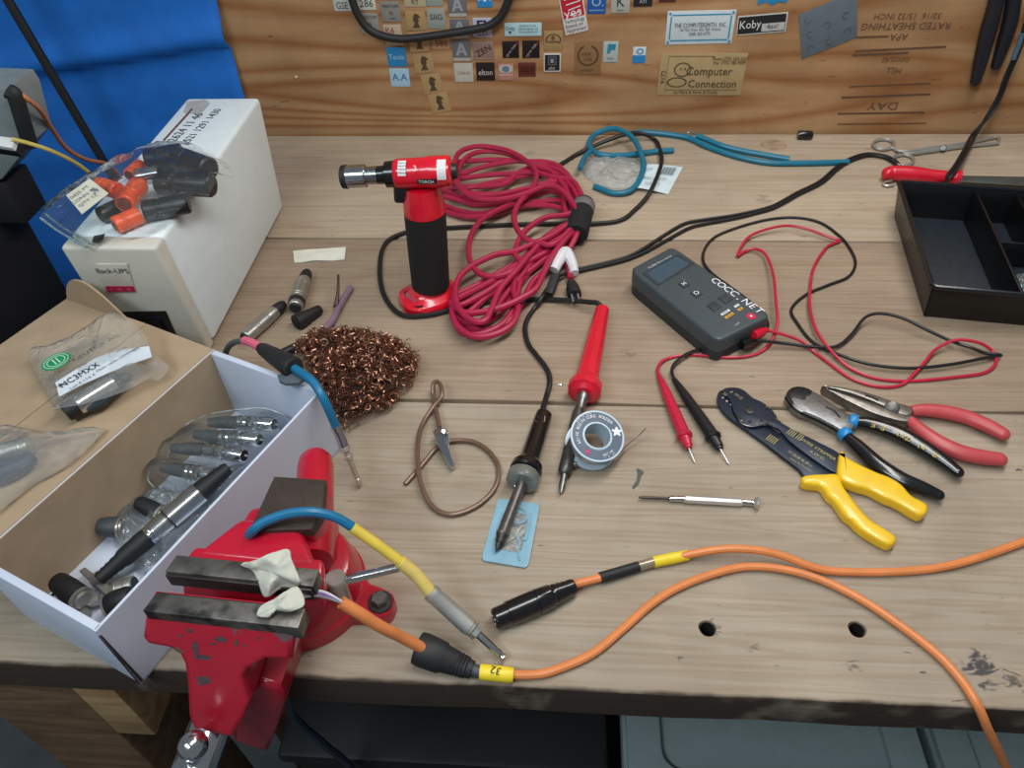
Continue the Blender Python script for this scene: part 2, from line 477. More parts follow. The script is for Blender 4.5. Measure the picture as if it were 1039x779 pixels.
# frame under the top
g = G(); g.box((-0.4405, 0.050, -0.4445), (0.099, 0.088, 0.813), bevel=0.003); bench.part('leg', g, M_frame)
g = G(); g.box((-0.3727, 0.10, -0.0925), (0.036, 0.19, 0.107), bevel=0.002); bench.part('rail_end', g, M_newlumber, label='pale sawn rail end beside the bench leg')
g = G(); g.box((0.30, 0.045, -0.0645), (1.30, 0.036, 0.052), bevel=0.002); 
g2 = G(); g2.box((0.35, 0.80, -0.09), (1.4, 0.036, 0.10), bevel=0.002); bench.part('rear_rail', g2, M_frame)
g = G(); g.box((0.98, 0.05, -0.4445), (0.09, 0.088, 0.813), bevel=0.003); bench.part('leg', g, M_frame)
for lx in (-0.4405, 0.98):
    g = G(); g.box((lx, 0.80, -0.4945), (0.09, 0.036, 0.711), bevel=0.003); bench.part('leg', g, M_frame)

# ------------------------------------------------------------------ stamps on the plywood (upside-down mill stamp)
M_stamp = mat('faded_stamp_ink', '#5f4330', 0.8)
def wtext(body, u, v, hpx, m=M_stamp, sx=1.0, flip=True, rot=0.0):
    o = PW(u, v, WY); a = (PW(u, v - 5, WY) - PW(u, v + 5, WY)).length / 10
    d = Vector((math.cos(rot), 0, math.sin(rot)))
    xd, yd = (-d, Vector((math.sin(rot), 0, -math.cos(rot)))) if flip else (d, Vector((-math.sin(rot), 0, math.cos(rot))))
    return text(body, o, xd, yd, hpx * a * 1.35, m, 'stamp_print', wall_print, Vector((0, 0, 0)), lift=0.0006, sx=sx)
wtext('DAY', 896, 107, 8, sx=1.3)
wtext('RATED SHEATHING', 919, 26, 7, sx=1.05)
wtext('32/16  15/32 INCH', 921, 16, 6, sx=1.05)
wtext('APA', 912, 37, 7)
wtext('EXPOSURE', 909, 60, 5, sx=0.8)
wtext('MILL', 907, 71, 6, sx=0.9)
def wbar(u0, v0, u1, v1, th=0.0012):
    a = PW(u0, v0, WY - 0.0005); b = PW(u1, v1, WY - 0.0005); d = (b - a).normalized(); nrm = Vector((-d.z, 0, d.x)) * th
    g = G(); g.plate([a - nrm, b - nrm, b + nrm, a + nrm], 0.0006, up=(0, -1, 0)); o = link('stamp_line', g, M_stamp, wall_print)
for q in ((850, 115.5, 938, 114), (854, 99, 944, 95.5), (862, 88, 944, 84.5), (868, 52, 960, 47.5), (865, 56, 922, 53.5), (868, 38, 902, 37), (850, 126, 940, 125)):
    wbar(*q, th=0.0008 if q[1] in (88, 126) else 0.0013)

# ------------------------------------------------------------------ blue fabric hung over the left of the wall
def fab(s, t):
    # s across (left..right), t up
    z = -0.62 + t * 1.15
    xr = -0.484 + 0.004 * math.sin(7 * t)
    x = -1.60 + (xr + 1.60) * s
    top_fold = -0.0 + 0.115 + 0.035 * (s - 0.75) * 4 * (1 if s > 0.6 else 0.4)
    dz = z - top_fold
    y = WY - 0.010 - 0.013 * math.exp(-(dz / (0.007 if dz < 0 else 0.024)) ** 2) + 0.004 * math.exp(-((dz + 0.03) / 0.022) ** 2)
    y -= 0.006 * math.exp(-((z + 0.02 - 0.10 * (s - 0.8)) / 0.03) ** 2)
    y -= 0.0008 * math.sin(21 * s + 3 * t) + 0.004 * (1 - s)
    return (x, y, z)
g = G(); g.grid(fab, 70, 120)
fb = single('fabric_sheet', 'bright blue fabric sheet hanging left of the plywood', 'fabric', g, mat('blue_fabric', '#126cc6', 0.75, vary=0.12, scale=25, bump=0.35, bscale=900), (-1.0, WY - 0.01, -0.6), smooth=180)
sm = fb.modifiers.new('thickness', 'SOLIDIFY'); sm.thickness = 0.0012

# ------------------------------------------------------------------ equipment at the left edge
def box_thing(name, label, cat, c, size, m, pname='body', bevel=0.004):
    t = Thing(name, label, cat, (c[0], c[1], c[2] - size[2] / 2)); g = G(); g.box(c, size, bevel=bevel); t.part(pname, g, m); return t
g = G()
case = Thing('equipment_case', 'tall black equipment case standing left of the bench', 'case', (-0.84, 0.44, -0.85))
g.box((-0.845, 0.44, -0.3925), (0.34, 0.22, 0.915), bevel=0.006); case.part('body', g, mat('matte_black_case', '#0e0f11', 0.7))
g = G()
for i in range(6): g.box((-0.845, 0.3285, -0.1 + i * -0.03), (0.22, 0.003, 0.008), bevel=0.001)
case.part('vent_slats', g, M_blackrub)
cz = 0.065
dev = Thing('metal_enclosure', 'grey metal equipment box with a thick black edge at far left', 'electronics', (-0.80, 0.50, cz))
# grey face with rounded black edge, standing on the case
yv = 0.50
fo = [PW(-40, 88, yv), PW(8, 90, yv), PW(15, 100, yv), PW(25, 134, yv), PW(29, 148, yv), PW(2, 182, yv), PW(-40, 190, yv)]
for p in fo: p.z = max(p.z, cz + 0.001)
g = G(); g.plate(fo, 0.05, up=(0, -1, 0), bevel=0.002); dev.part('housing', g, mat('galvanised_grey', '#8f9a9b', 0.45, 0.3, vary=0.12, scale=30))
g = G(); g.tube([PW(8, 92, yv - 0.004), PW(15, 97, yv - 0.004), PW(20, 112, yv - 0.004), PW(26, 132, yv - 0.004), PW(31, 148, yv - 0.004)], 0.0080, n=8); dev.part('edge_trim', g, M_blackrub)
zb = min(p.z for p in fo); xs = [fo[5].x, fo[6].x]
if zb > cz + .003: dev.part('foot', G().box(((xs[0] + xs[1]) / 2, yv + .025, (cz + zb + .004) / 2), (abs(xs[0] - xs[1]) * .96, .046, zb + .004 - cz), bevel=.001), M_blackrub)
pl = Thing('network_adapter', 'small white plug block with black underside at left edge', 'adapter', PW(-2, 152, 0.47))
q4 = [PW(-14, 146, 0.455), PW(12, 150, 0.455), PW(15, 140, 0.47), PW(-14, 136, 0.47)]
g = G(); g.plate(q4, 0.006, up=(0.0, -0.5, 0.87), bevel=0.001); pl.part('cover', g, M_white)
g = G(); g.plate([p - Vector((0, -0.003, 0.0062)) for p in q4], 0.010, up=(0, -0.5, 0.87), bevel=0.001); pl.part('base', g, M_black)
single('patch_cable', 'thin yellow cable running from the plug block behind the bag', 'cable',
       G().tube([PW(12, 141, 0.465), PW(28, 145, 0.47), PW(52, 153, 0.48), PW(78, 166, 0.5), PW(97, 181, 0.52), PW(112, 196, 0.56), PW(118, 225, 0.60), PW(100, 300, 0.62)], 0.0022), mat('yellow_cord', '#c8b25a', 0.5), PW(12, 141, 0.465))
single('patch_cable', 'thin orange cable running from the grey enclosure behind the bag', 'cable',
       G().tube([PW(-10, 82, 0.52), PW(10, 90, 0.51), PW(24, 98, 0.50), PW(40, 111, 0.52), PW(53, 131, 0.55), PW(68, 151, 0.58), PW(88, 162, 0.62), PW(114, 170, 0.70), PW(125, 200, 0.74), PW(125, 300, 0.76)], 0.0027), mat('peach_cord', '#d98a58', 0.5), PW(24, 98, 0.5))
a = PW(8, 0, 0.78); b = PW(110, 172, 0.78); d = (b - a)
top = a - d * 0.55; bot = a + d * ((-0.849 - a.z) / d.z)
t = Thing('slim_rod', 'slim straight black rod leaning in front of the blue fabric', 'rod', bot)
t.part('shaft', G().tube([top, bot], 0.0065, n=10, smooth=False), M_blackrub)
t.part('tip', G().ball(top, 0.008), M_black)

# ------------------------------------------------------------------ power backup unit
M_beige = mat('pale_grey_plastic', '#dfeaec', 0.42, vary=0.03)
M_bezel = mat('beige_bezel', '#cbc9bd', 0.45, vary=0.03)
ups = Thing('power_backup_unit', 'large off-white power backup unit standing at the left end of the bench', 'power unit', (-0.43, 0.5, 0))
XL, XR = -0.478, -0.381
b4 = [Vector((XL, .366, .004)), Vector((XR, .366, .004)), Vector((XR, .640, .004)), Vector((XL, .640, .004))]
t4 = [Vector((XL + .002, .356, .146)), Vector((XR - .001, .356, .146)), Vector((XR - .001, .663, .146)), Vector((XL + .002, .663, .146))]
ups.part('body', G().hexa(b4, t4, bevel=0.005, seg=3), M_beige)
bz_b = [Vector((XL, .352, .001)), Vector((XR, .352, .001)), Vector((XR, .3665, .001)), Vector((XL, .3665, .001))]
bz_t = [Vector((XL + .002, .336, .1455)), Vector((XR - .001, .336, .1455)), Vector((XR - .001, .3565, .1455)), Vector((XL + .002, .3565, .1455))]
ups.part('bezel', G().hexa(bz_b, bz_t, bevel=0.004, seg=3), M_bezel)
for fx in (XL + .012, XR - .012):
    for fy in (.40, .61): ups.part('foot', G().box((fx, fy, .002), (.014, .014, .004), bevel=.001), M_blackrub)
fn = Vector((0, -1, -0.11)).normalized()       # front face normal (leans out at the top)
fup = Vector((0, -0.11, 1)).normalized()
fp0 = Vector((0, .352, 0))
def UF(u, v, out=0.0): return PP(u, v, fp0 + fn * out, fn)
lab = [UF(98, 268, .0012), UF(129, 268, .0012), UF(137, 296, .0012), UF(107, 297, .0012)]
ups.part('name_plate', G().plate(lab, 0.001, up=fn, bevel=.0003), mat('name_plate_grey', '#cbc7bb', 0.4))
ups.text('Back-UPS', UF(114, 275, .0014), (1, 0, 0), fup, .0085, M_ink)
strip = [UF(107, 290.5, .0016), UF(135, 290.5, .0016), UF(137, 296, .0016), UF(109, 296.5, .0016)]
ups.part('indicator_strip', G().plate(strip, 0.0008, up=fn), mat('magenta_red', '#b61f45', 0.4))
for i, ch in enumerate(('I', 'O', 'O')): ups.text(ch, UF(113 + i * 9, 293.5, .0018), (1, 0, 0), fup, .005, mat('pale_pink_ink', '#e59aa8', 0.5), 'marking')
sw = [UF(120, 317, .001), UF(168, 316, .001), UF(183, 350, .001), UF(133, 350, .001)]
c = sum(sw, Vector()) / 4
rim_o = [c + (p - c) * 1.0 for p in sw]; rim_i = [c + (p - c) * 0.80 for p in sw]
ups.part('switch_frame', G().plate(rim_o, .0015, up=fn, holes=[rim_i]), M_blackgloss)
ups.part('switch_recess', G().plate([p - fn * .001 for p in rim_i], .001, up=fn), M_blackrub)
ups.part('power_switch', G().plate([c + (p - c) * 0.55 + fn * .003 + (lab[1] - lab[0]) * 0.08 for p in sw], .004, up=fn, bevel=.001), M_blackgloss)
ups.part('top_label', G().plate([P(190, 103, .1465), P(208, 101, .1465), P(213, 104.5, .1465), P(203, 116, .1465), P(186, 114, .1465)], .0003), mat('grey_sticker', '#a9aba8', .5))
ups.text('2624 11 46', P(189, 129, .1462), (0.10, 1, 0), (-1, .1, 0), .016, M_ink, 'handwriting')
ups.text('2521 1291 1430', P(205, 128, .1462), (0.10, 1, 0), (-1, .1, 0), .014, M_ink, 'handwriting')
ups.part('pen_line', G().plate([P(165, 142, .1466), P(166.5, 143, .1466), P(196, 110.5, .1466), P(194.5, 109.5, .1466)], .0003), mat('brown_ink', '#6a4038', .7))

# ------------------------------------------------------------------ cardboard box (white outside, kraft inside)
M_kraft = mat('kraft_board', '#a48e73', 0.8, vary=0.08, scale=40)
M_whiteboard = mat('white_board', '#c5cede', 0.55, vary=0.03, scale=30)
def two_face(name, out_m):
    return out_m
bx_d = Vector((0.388, 0.922, 0)).normalized(); bx_w = Vector((-0.922, 0.388, 0)).normalized()
FR = Vector((-0.3045, -0.0100, 0)); BL_, BW, BH = 0.250, 0.1255, 0.080
def B(l, w, z): return FR + bx_d * l + bx_w * w + Vector((0, 0, z))
box = Thing('cardboard_box', 'long open cardboard box, white outside and kraft inside, full of connectors', 'box', B(BL_ / 2, BW / 2, 0))
TH = 0.0022
def wall(name, l0, w0, l1, w1, z0, z1, inward, m_out, m_in, label=None):
    a0, a1 = B(l0, w0, z0), B(l1, w1, z0); up = Vector((0, 0, z1 - z0)); iw = inward.normalized()
    box.part(name, G().hexa([a0, a1, a1 + iw * TH * .5, a0 + iw * TH * .5], [a0 + up, a1 + up, a1 + up + iw * TH * .5, a0 + up + iw * TH * .5]), m_out, label=label)
    if m_in:
        box.part('liner', G().hexa([a0 + iw * TH * .5, a1 + iw * TH * .5, a1 + iw * TH, a0 + iw * TH], [a0 + up + iw * TH * .5, a1 + up + iw * TH * .5, a1 + up + iw * TH, a0 + up + iw * TH]), m_in)
box.part('bottom', G().hexa([B(0, 0, .0005), B(BL_, 0, .0005), B(BL_, BW, .0005), B(0, BW, .0005)], [B(0, 0, .0025), B(BL_, 0, .0025), B(BL_, BW, .0025), B(0, BW, .0025)]), M_whiteboard)
wall('side_wall', 0, 0, BL_, 0, .001, BH, bx_w, M_whiteboard, M_whiteboard)
wall('side_wall', 0, BW, BL_, BW, .001, BH, -bx_w, M_whiteboard, M_kraft)
# end walls are folded double, thicker with a bright white rim
for l, s in ((0.0, 1), (BL_ - .006, 1)):
    a = [B(l, .0005, .001), B(l + .006, .0005, .001), B(l + .006, BW - .0005, .001), B(l, BW - .0005, .001)]
    box.part('end_wall', G().hexa(a, [p + Vector((0, 0, BH - .001)) for p in a], bevel=.0012), M_whiteboard)
box.part('corner_gap', G().hexa([B(-.0012, .0006, .002), B(.0025, -.0009, .002), B(.0025, .0004, .002), B(-.0002, .002, .002)], [B(-.0006, .0004, BH - .006), B(.0012, -.0006, BH - .006), B(.0012, .0004, BH - .006), B(-.0002, .0012, BH - .006)]), mat('dark_board_gap', '#2c2b2b', .8))
# lid, opened flat to the left
def lidpanel(name, w0, w1, z0, z1, l0=0.0, l1=BL_):
    a = [B(l0, w0, z0), B(l1, w0, z0), B(l1, w1, z1), B(l0, w1, z1)]
    g = G().hexa([p - Vector((0, 0, .0022)) for p in a], a); return box.part(name, g, M_kraft)
lidpanel('lid_back', BW + .0006, BW + .0835, BH, BH + .002)
lidpanel('lid_top', BW + .0845, BW + .192, BH + .002, BH + .0005)
# rounded tuck tab standing at the far end of the lid
g = G(); o3 = []
for i in range(17):
    tt = i / 16; w = BW + .190 - tt * .085; z = BH + .001 + .034 * (1 - abs(2 * tt - 1) ** 2.6)
    if tt > .5: z = BH + .001 + .034 * (1 - ((tt - .5) * 2) ** 1.6)
    o3.append(B(BL_ - .004, w, z))
g.plate(o3, .002, up=-bx_d); box.part('tuck_tab', g, M_kraft)

# ------------------------------------------------------------------ bench vise
M_vred = mat('chipped_red_enamel', '#b3122c', 0.30, coat=0.35, vary=0.10, scale=18, bump=0.12, bscale=160, wear=('#6a5257', 55, 0.615, 0.635))
M_vred2 = mat('red_enamel', '#b3122c', 0.30, coat=0.35, vary=0.10, scale=18, bump=0.12, bscale=160)
M_jaw = mat('jaw_steel', '#77746f', 0.45, 0.75, vary=0.35, scale=60, bump=0.2, wear=('#3d3a39', 45, 0.5, 0.62))
M_anvil = mat('brown_patina_steel', '#4a403a', 0.55, 0.5, vary=0.2, scale=80, bump=0.1)
VO = Vector((-0.2085, 0.0085, 0)); vx = Vector((1, -0.07, 0)).normalized(); vy = Vector((0.07, 1, 0)).normalized()
def V(x, y, z): return VO + vx * x + vy * y + Vector((0, 0, z))
VM = Matrix.Translation(VO) @ Matrix(((vx.x, vy.x, 0, 0), (vx.y, vy.y, 0, 0), (0, 0, 1, 0), (0, 0, 0, 1)))
vise = Thing('bench_vise', 'red bench vise with chipped paint bolted at the front edge of the bench', 'vise', V(0, .055, 0))
# swivel base: three-lugged flange
def circ(cx, cy, r, z, n=40, a0=0, a1=2 * math.pi): return [V(cx + r * math.cos(a0 + (a1 - a0) * i / n), cy + r * math.sin(a0 + (a1 - a0) * i / n), z) for i in range(n)]
bc = (0.004, 0.060)
out = []
for i in range(96):
    a = 2 * math.pi * i / 96; r = 0.049
    for la in (math.radians(-8), math.radians(112), math.radians(232)):
        da = (a - la + math.pi) % (2 * math.pi) - math.pi; r = max(r, 0.049 + 0.027 * math.exp(-(da / 0.23) ** 4))
    out.append(V(bc[0] + r * math.cos(a), bc[1] + r * math.sin(a), .016))
vise.part('base_flange', G().plate(out, .0155, bevel=.004, seg=3), M_vred2)
vise.part('swivel_body', G().lathe(V(bc[0], bc[1], .012), V(bc[0], bc[1], .044), [(0, .0475), (.25, .047), (.55, .0445), (.8, .043), (.93, .041), (1, .037)], 40), M_vred2)
for la in (-8, 112, 232):
    c = V(bc[0] + .066 * math.cos(math.radians(la)), bc[1] + .066 * math.sin(math.radians(la)), 0)
    vise.part('bolt_washer', G().lathe(c + Vector((0, 0, .0158)), c + Vector((0, 0, .018)), [(0, .0095), (.8, .0095), (1, .009)], 20), M_dsteel)
    vise.part('bolt_head', G().lathe(c + Vector((0, 0, .018)), c + Vector((0, 0, .0235)), [(0, .0066), (.8, .0066), (1, .0058)], 6), M_steel, smooth=20)
# rear body under the fixed jaw
vise.part('fixed_body', G().hexa([V(-.026, .004, .04), V(.026, .004, .04), V(.030, .088, .04), V(-.028, .088, .04)], [V(-.034, .012, .090), V(.034, .012, .090), V(.026, .080, .088), V(-.026, .080, .088)], bevel=.006, seg=3)
          .hexa([V(-.0515, .0070, .074), V(.0515, .0070, .074), V(.046, .030, .070), V(-.046, .030, .070)], [V(-.0515, .0195, .096), V(.0515, .0195, .096), V(.047, .036, .098), V(-.047, .036, .098)], bevel=.004, seg=3)
          .hexa([V(-.040, .022, .06), V(.040, .022, .06), V(.022, .075, .06), V(-.024, .075, .06)], [V(-.046, .028, .098), V(.046, .028, .098), V(.020, .060, .100), V(-.022, .060, .100)], bevel=.005, seg=3), M_vred2)
for i in range(3):
    vise.part('casting_rib', G().hexa([V(.018 + i * .006, .052, .05), V(.0205 + i * .006, .052, .05), V(.0205 + i * .006, .074, .05), V(.018 + i * .006, .074, .05)],
                                     [V(.016 + i * .006, .052, .096 - i * .006), V(.0185 + i * .006, .052, .096 - i * .006), V(.0185 + i * .006, .072, .092 - i * .006), V(.016 + i * .006, .072, .092 - i * .006)], bevel=.0008), M_vred2)
vise.part('rear_barrel', G().lathe(P(317, 570, .072), P(320.5, 461, .062), [(0, .0145), (.1, .0150), (.86, .0146), (.94, .0132), (.985, .0098), (1, .005)], 28), M_vred2)
an = [P(278, 482.5, .1035), P(330, 486, .1035), P(327, 520, .1035), P(316, 536, .1035), P(252.5, 538, .1035)]
vise.part('anvil', G().plate(an, .009, bevel=.0020, seg=3), M_anvil)
ca_ = sum(an, Vector()) / 5
vise.part('anvil_block', G().plate([ca_ + (p - ca_) * .93 - Vector((0, 0, .0088)) for p in an], .05, bevel=.001), M_vred2)
vise.part('fixed_jaw_plate', G().hexa([V(-.0510, .0072, .0955), V(.0512, .0072, .0955), V(.0512, .0205, .0955), V(-.0510, .0205, .0955)], [V(-.0500, .0072, .1100), V(.0512, .0072, .1100), V(.0512, .0200, .1100), V(-.0480, .0200, .1100)], bevel=.0008), M_jaw)
vise.part('jaw_grip', G().box((0, .0063, .1015), (.100, .0018, .012), VM, .0004), M_dsteel)
# moving jaw
vise.part('moving_jaw_plate', G().hexa([V(-.0512, -.0215, .0955), V(.0512, -.0215, .0955), V(.0512, -.0082, .0955), V(-.0512, -.0082, .0955)], [V(-.0512, -.0215, .1100), V(.0512, -.0215, .1100), V(.0512, -.0082, .1100), V(-.0485, -.0082, .1100)], bevel=.0008), M_jaw)
vise.part('jaw_grip', G().box((0, -.0073, .1015), (.100, .0018, .012), VM, .0004), M_dsteel)
sp = V(0, -.0235, .0952); sn = (vy * -1.0 + Vector((0, 0, .42))).normalized()
fo = [(147.5, 621), (143.5, 648), (150, 655), (172, 659), (181, 665), (186, 675), (189, 697), (190.5, 728), (195, 741), (215, 746), (236, 750), (248, 728), (254, 711), (247, 695), (246.5, 688), (252, 680), (270, 670), (296, 671), (300.5, 637)]
f3 = [PP(u, v, sp, sn) for u, v in fo]
# the casting: front face over the traced outline, going straight back
bmx = bmesh.new(); fv = [bmx.verts.new(p) for p in f3]; ff = bmx.faces.new(fv)
r = bmesh.ops.extrude_face_region(bmx, geom=[ff]); 
for q in r['geom']:
    if isinstance(q, bmesh.types.BMVert): q.co = Vector((q.co.x, q.co.y, q.co.z)) + vy * ((V(0, -.0045, 0) - q.co).dot(vy))
bmesh.ops.recalc_face_normals(bmx, faces=bmx.faces[:])
es = [e for e in bmx.edges if sum(1 for v in e.verts if abs((v.co - sp).dot(sn)) < 1e-5) == 2]
bmesh.ops.bevel(bmx, geom=es, offset=.0045, segments=3, affect='EDGES', profile=.6)
vise.part('moving_jaw_body', G().bm(bmx), M_vred, smooth=50)
chip_m = mat('bare_cast_iron', '#5f4c50', .6, .3, vary=.3, scale=300)
rc = random.Random(12)
for (u, v, ru, rv) in ((224, 649, 6, 3.5), (216, 653, 3, 1.6), (192, 640, 4, 2.4), (198, 655, 3.4, 5), (206, 667, 9, 2.8), (199, 663, 3, 6), (206.5, 690, 8, 5.5), (183, 645, 2.2, 1.5), (240, 652, 2, 4), (247, 655, 1.4, 2), (262, 648, 2, 1.3)):
    pp = []
    for i in range(14):
        a = 6.283 * i / 14; k = .65 + .5 * rc.random(); pp.append(PP(u + ru * k * math.cos(a), v + rv * k * math.sin(a), sp + sn * .00025, sn))
    vise.part('paint_chip', G().plate(pp, .0003, up=sn), chip_m, label='bare metal paint chip')
# slide bar and rounded lobe under the jaw
lo = [PP(u, v, V(0, -.030, 0), -vy) for u, v in ((240, 700), (262, 693), (283, 700), (288, 716), (280, 742), (271, 764), (236, 752))]
vise.part('slide_bar', G().plate(lo, .105, up=-vy, bevel=.006, seg=3), M_vred2, smooth=50)
# screw with collar and sliding handle
sa = PP(213, 738, V(0, -.050, 0), -vy); 
vise.part('screw', G().lathe(sa + vy * .05, sa - vy * .110 + Vector((0, 0, -.004)), [(0, .0150), (.95, .0150), (1, .0140)], 28), M_chrome)
hd = (vx * -.20 + Vector((0, 0, -.98))).normalized(); hb = sa - vy * .020 - hd * .0235
vise.part('handle', G().lathe(hb, hb + hd * .095, [(0, .0045), (1, .0045)], 14).ball(hb, .0098, n=20).ball(hb + hd * .095, .0098, n=20), M_chrome)
# swivel lock lever
l0 = P(341.5, 590, .052); l1 = P(405, 575.5, .055)
vise.part('lock_lever', G().lathe(l0 + (l1 - l0) * .1, l1, [(0, .0036), (1, .0036)], 14), M_chrome)
vise.part('lock_screw', G().lathe(l0 - Vector((0, 0, .040)), l0 + Vector((0, 0, .006)), [(0, .0065), (.8, .0065), (.82, .0078), (.97, .0078), (1, .0068)], 20), M_nickel)

# ------------------------------------------------------------------ cloth scraps and stripped wires in the jaws
M_rag = mat('white_rag', '#bdbdb0', 0.9, vary=0.06, scale=50, bump=0.3)
def rag(name, label, px, h, seed, th=.0022):
    r = random.Random(seed)
    pts = [P(*q) for q in px]; c = sum(pts, Vector()) / len(pts)
    g = G(); ring = catmull(pts, 6, True); N = len(ring); n = 14
    up = (CP - c).normalized()
    ph = [r.random() * 6 for _ in range(4)]
    for j in range(n + 1):
        t = j / n
        for p in ring:
            q = p.lerp(c, t); sv = Vector((seed * 3.1, seed, 0))
            w = h * (1.1 * mnoise.noise(q * 70 + sv) + 1.3 * (1 - 2.2 * abs(mnoise.noise(q * 48 - sv)))) * min(1, .35 + t * 2)
            g.v.append(q + up * w)
    for j in range(n):
        for i in range(N):
            a = j * N + i; b = j * N + (i + 1) % N; g.f.append([a, b, b + N, a + N])
    o = single(name, label, 'rag', g, M_rag, c, smooth=40)
    m = o.modifiers.new('thickness', 'SOLIDIFY'); m.thickness = th; m.offset = 0
    return o
rag('cloth_scrap', 'cream cloth scrap standing folded on the rear jaw of the vise', [(245, 572, .113), (258, 569, .118), (277, 561, .122), (292, 557, .124), (296, 568, .122), (304, 588, .116), (302, 594, .108), (284, 597, .106), (270, 605, .104), (263, 590, .108), (256, 577, .112)], .004, 3)
rag('cloth_scrap', 'crumpled cream cloth scrap lying on the front jaw of the vise', [(261, 622, .115), (266, 614, .117), (280, 608, .118), (293, 598, .120), (303, 596, .119), (309, 613, .116), (296, 619, .115), (280, 618, .114), (272, 625, .113), (263, 625, .113)], .005, 5)

# ------------------------------------------------------------------ orange cable held in the vise
oc = Thing('orange_cable', 'orange cable with stripped end in the vise running off the front right of the bench', 'cable', P(600, 663, 0))
r_o = .0033
path1 = [P(346, 611, .088), P(363, 621, .078), P(385, 635, .06), (P(407, 646, .04)), P(428, 657, .022)]
oc.part('jacket', G().tube(path1, .0042, n=12).tube([P(515, 684, .006)] + PTS([(537, 684.5), (560, 680.7), (600, 663.5), (629.6, 640), (663.4, 610.7), (697, 591.7), (739.4, 577.7), (769, 574.8), (802.8, 579), (836.6, 589.6), (874.6, 608.6), (912.6, 634), (950.6, 663.5), (975, 690)], r_o + .0005)
        + [P(992, 716, .004), PW(1003, 741, -.008), PW(1016, 768, -.011), PW(1032, 805, -.012)], r_o, n=10), M_orange)
oc.part('connector_boot', G().lathe(P(424, 657, .0135), P(479, 679.5, .0085), [(0, .0118), (.12, .0125), (.45, .0115), (.5, .0100), (.72, .0088), (.74, .0082), (.78, .0088), (.80, .0080), (.84, .0085), (.86, .0077), (.90, .0080), (.92, .0070), (1, .0066)], 24), M_blackrub)
oc.part('shrink_sleeve', G().lathe(P(474, 677.5, .0075), P(488, 682, .007), [(0, .0048), (1, .0046)], 14), mat('grey_shrink', '#3c4046', 0.5))
oc.part('yellow_tag', G().lathe(P(487, 681.5, .007), P(521, 685, .006), [(0, .0055), (.1, .0057), (.9, .0057), (1, .005)], 16), M_yellowtape)
oc.text('32', P(503, 680, .0126), (-1, .25, 0), (0, -1, 0), .008, M_ink, 'tag_number', lift=.0006)
for i, (m, off) in enumerate(((mat('white_wire', '#d8d8dc', .5), 0), (mat('violet_wire', '#7a5aa0', .5), 1), (M_nickel, 2))):
    a = P(347, 611, .088); 
    oc.part('conductor', G().tube([a, P(332 - off, 602 + off * 2, .094), P(318, 599 + off * 2.5, .099), P(306, 600 + off * 3, .103)], .0011, n=6), m)

# second orange cable with the black plug
o2 = Thing('orange_cable', 'orange cable with a black microphone plug and yellow tape, running off the right edge', 'cable', P(700, 560, 0))
o2.part('jacket', G().tube([P(578, 595, .0085), P(587, 591.5, .0075), P(609, 586, .006), P(648, 574.4, .005), P(672, 569, .0045)] + PTS([(701, 562, .007), (732.6, 557, .012), (765, 557.6, .013), (794.6, 564, .010), (824, 575, .006), (846.8, 579.5), (895.8, 580.4), (944.7, 577), (987, 567.4), (1039, 549.4), (1075, 534), (1110, 516)], .0036), r_o, n=10), M_orange)
def pl_axis(t): return P(502, 628.5, .0092).lerp(P(583, 594.5, .0088), t)
o2.part('plug_shell', G().lathe(pl_axis(0), pl_axis(1), [(0, .0080), (.01, .0086), (.16, .0088), (.165, .0096), (.50, .0098), (.505, .0092), (.515, .0092), (.52, .0099), (.70, .0092), (.72, .0082), (.76, .0084), (.78, .0076), (.82, .0078), (.84, .0071), (.88, .0073), (.90, .0066), (.95, .0068), (1, .0058)], 28), M_blackgloss)
o2.part('plug_face', G().lathe(pl_axis(-.004), pl_axis(.02), [(0, .0068), (1, .0068)], 24), M_blackrub)
for k in range(3):
    a = 2 * math.pi * k / 3 + .5
    ax = (pl_axis(1) - pl_axis(0)).normalized(); s1 = Vector((0, 0, 1)); s2 = ax.cross(s1)
    o = pl_axis(-.004) + s1 * math.cos(a) * .0038 + s2 * math.sin(a) * .0038
    o2.part('contact', G().lathe(o, o - ax * .0006, [(0, .0012), (1, .0012)], 8), M_nickel)
o2.part('latch', G().box((0, 0, 0), (.010, .004, .0016), Matrix.Translation(pl_axis(.62) + Vector((0, 0, .0094))) @ Matrix.Rotation(math.radians(24), 4, 'Z'), .0005), M_blackgloss)
o2.part('shrink_sleeve', G().lathe(P(609, 586, .0062), P(648, 574.6, .0052), [(0, .0044), (1, .0043)], 14), M_blackrub)
o2.part('clear_sleeve', G().lathe(P(648, 574.6, .0052), P(664, 570, .0048), [(0, .0042), (1, .0042)], 14), mat('silver_sleeve', '#9a8e78', .25, .4))
o2.part('yellow_tape', G().lathe(P(663, 570.3, .0048), P(698, 563.2, .0045), [(0, .0046), (.5, .0048), (1, .0044)], 14), M_yellowtape)

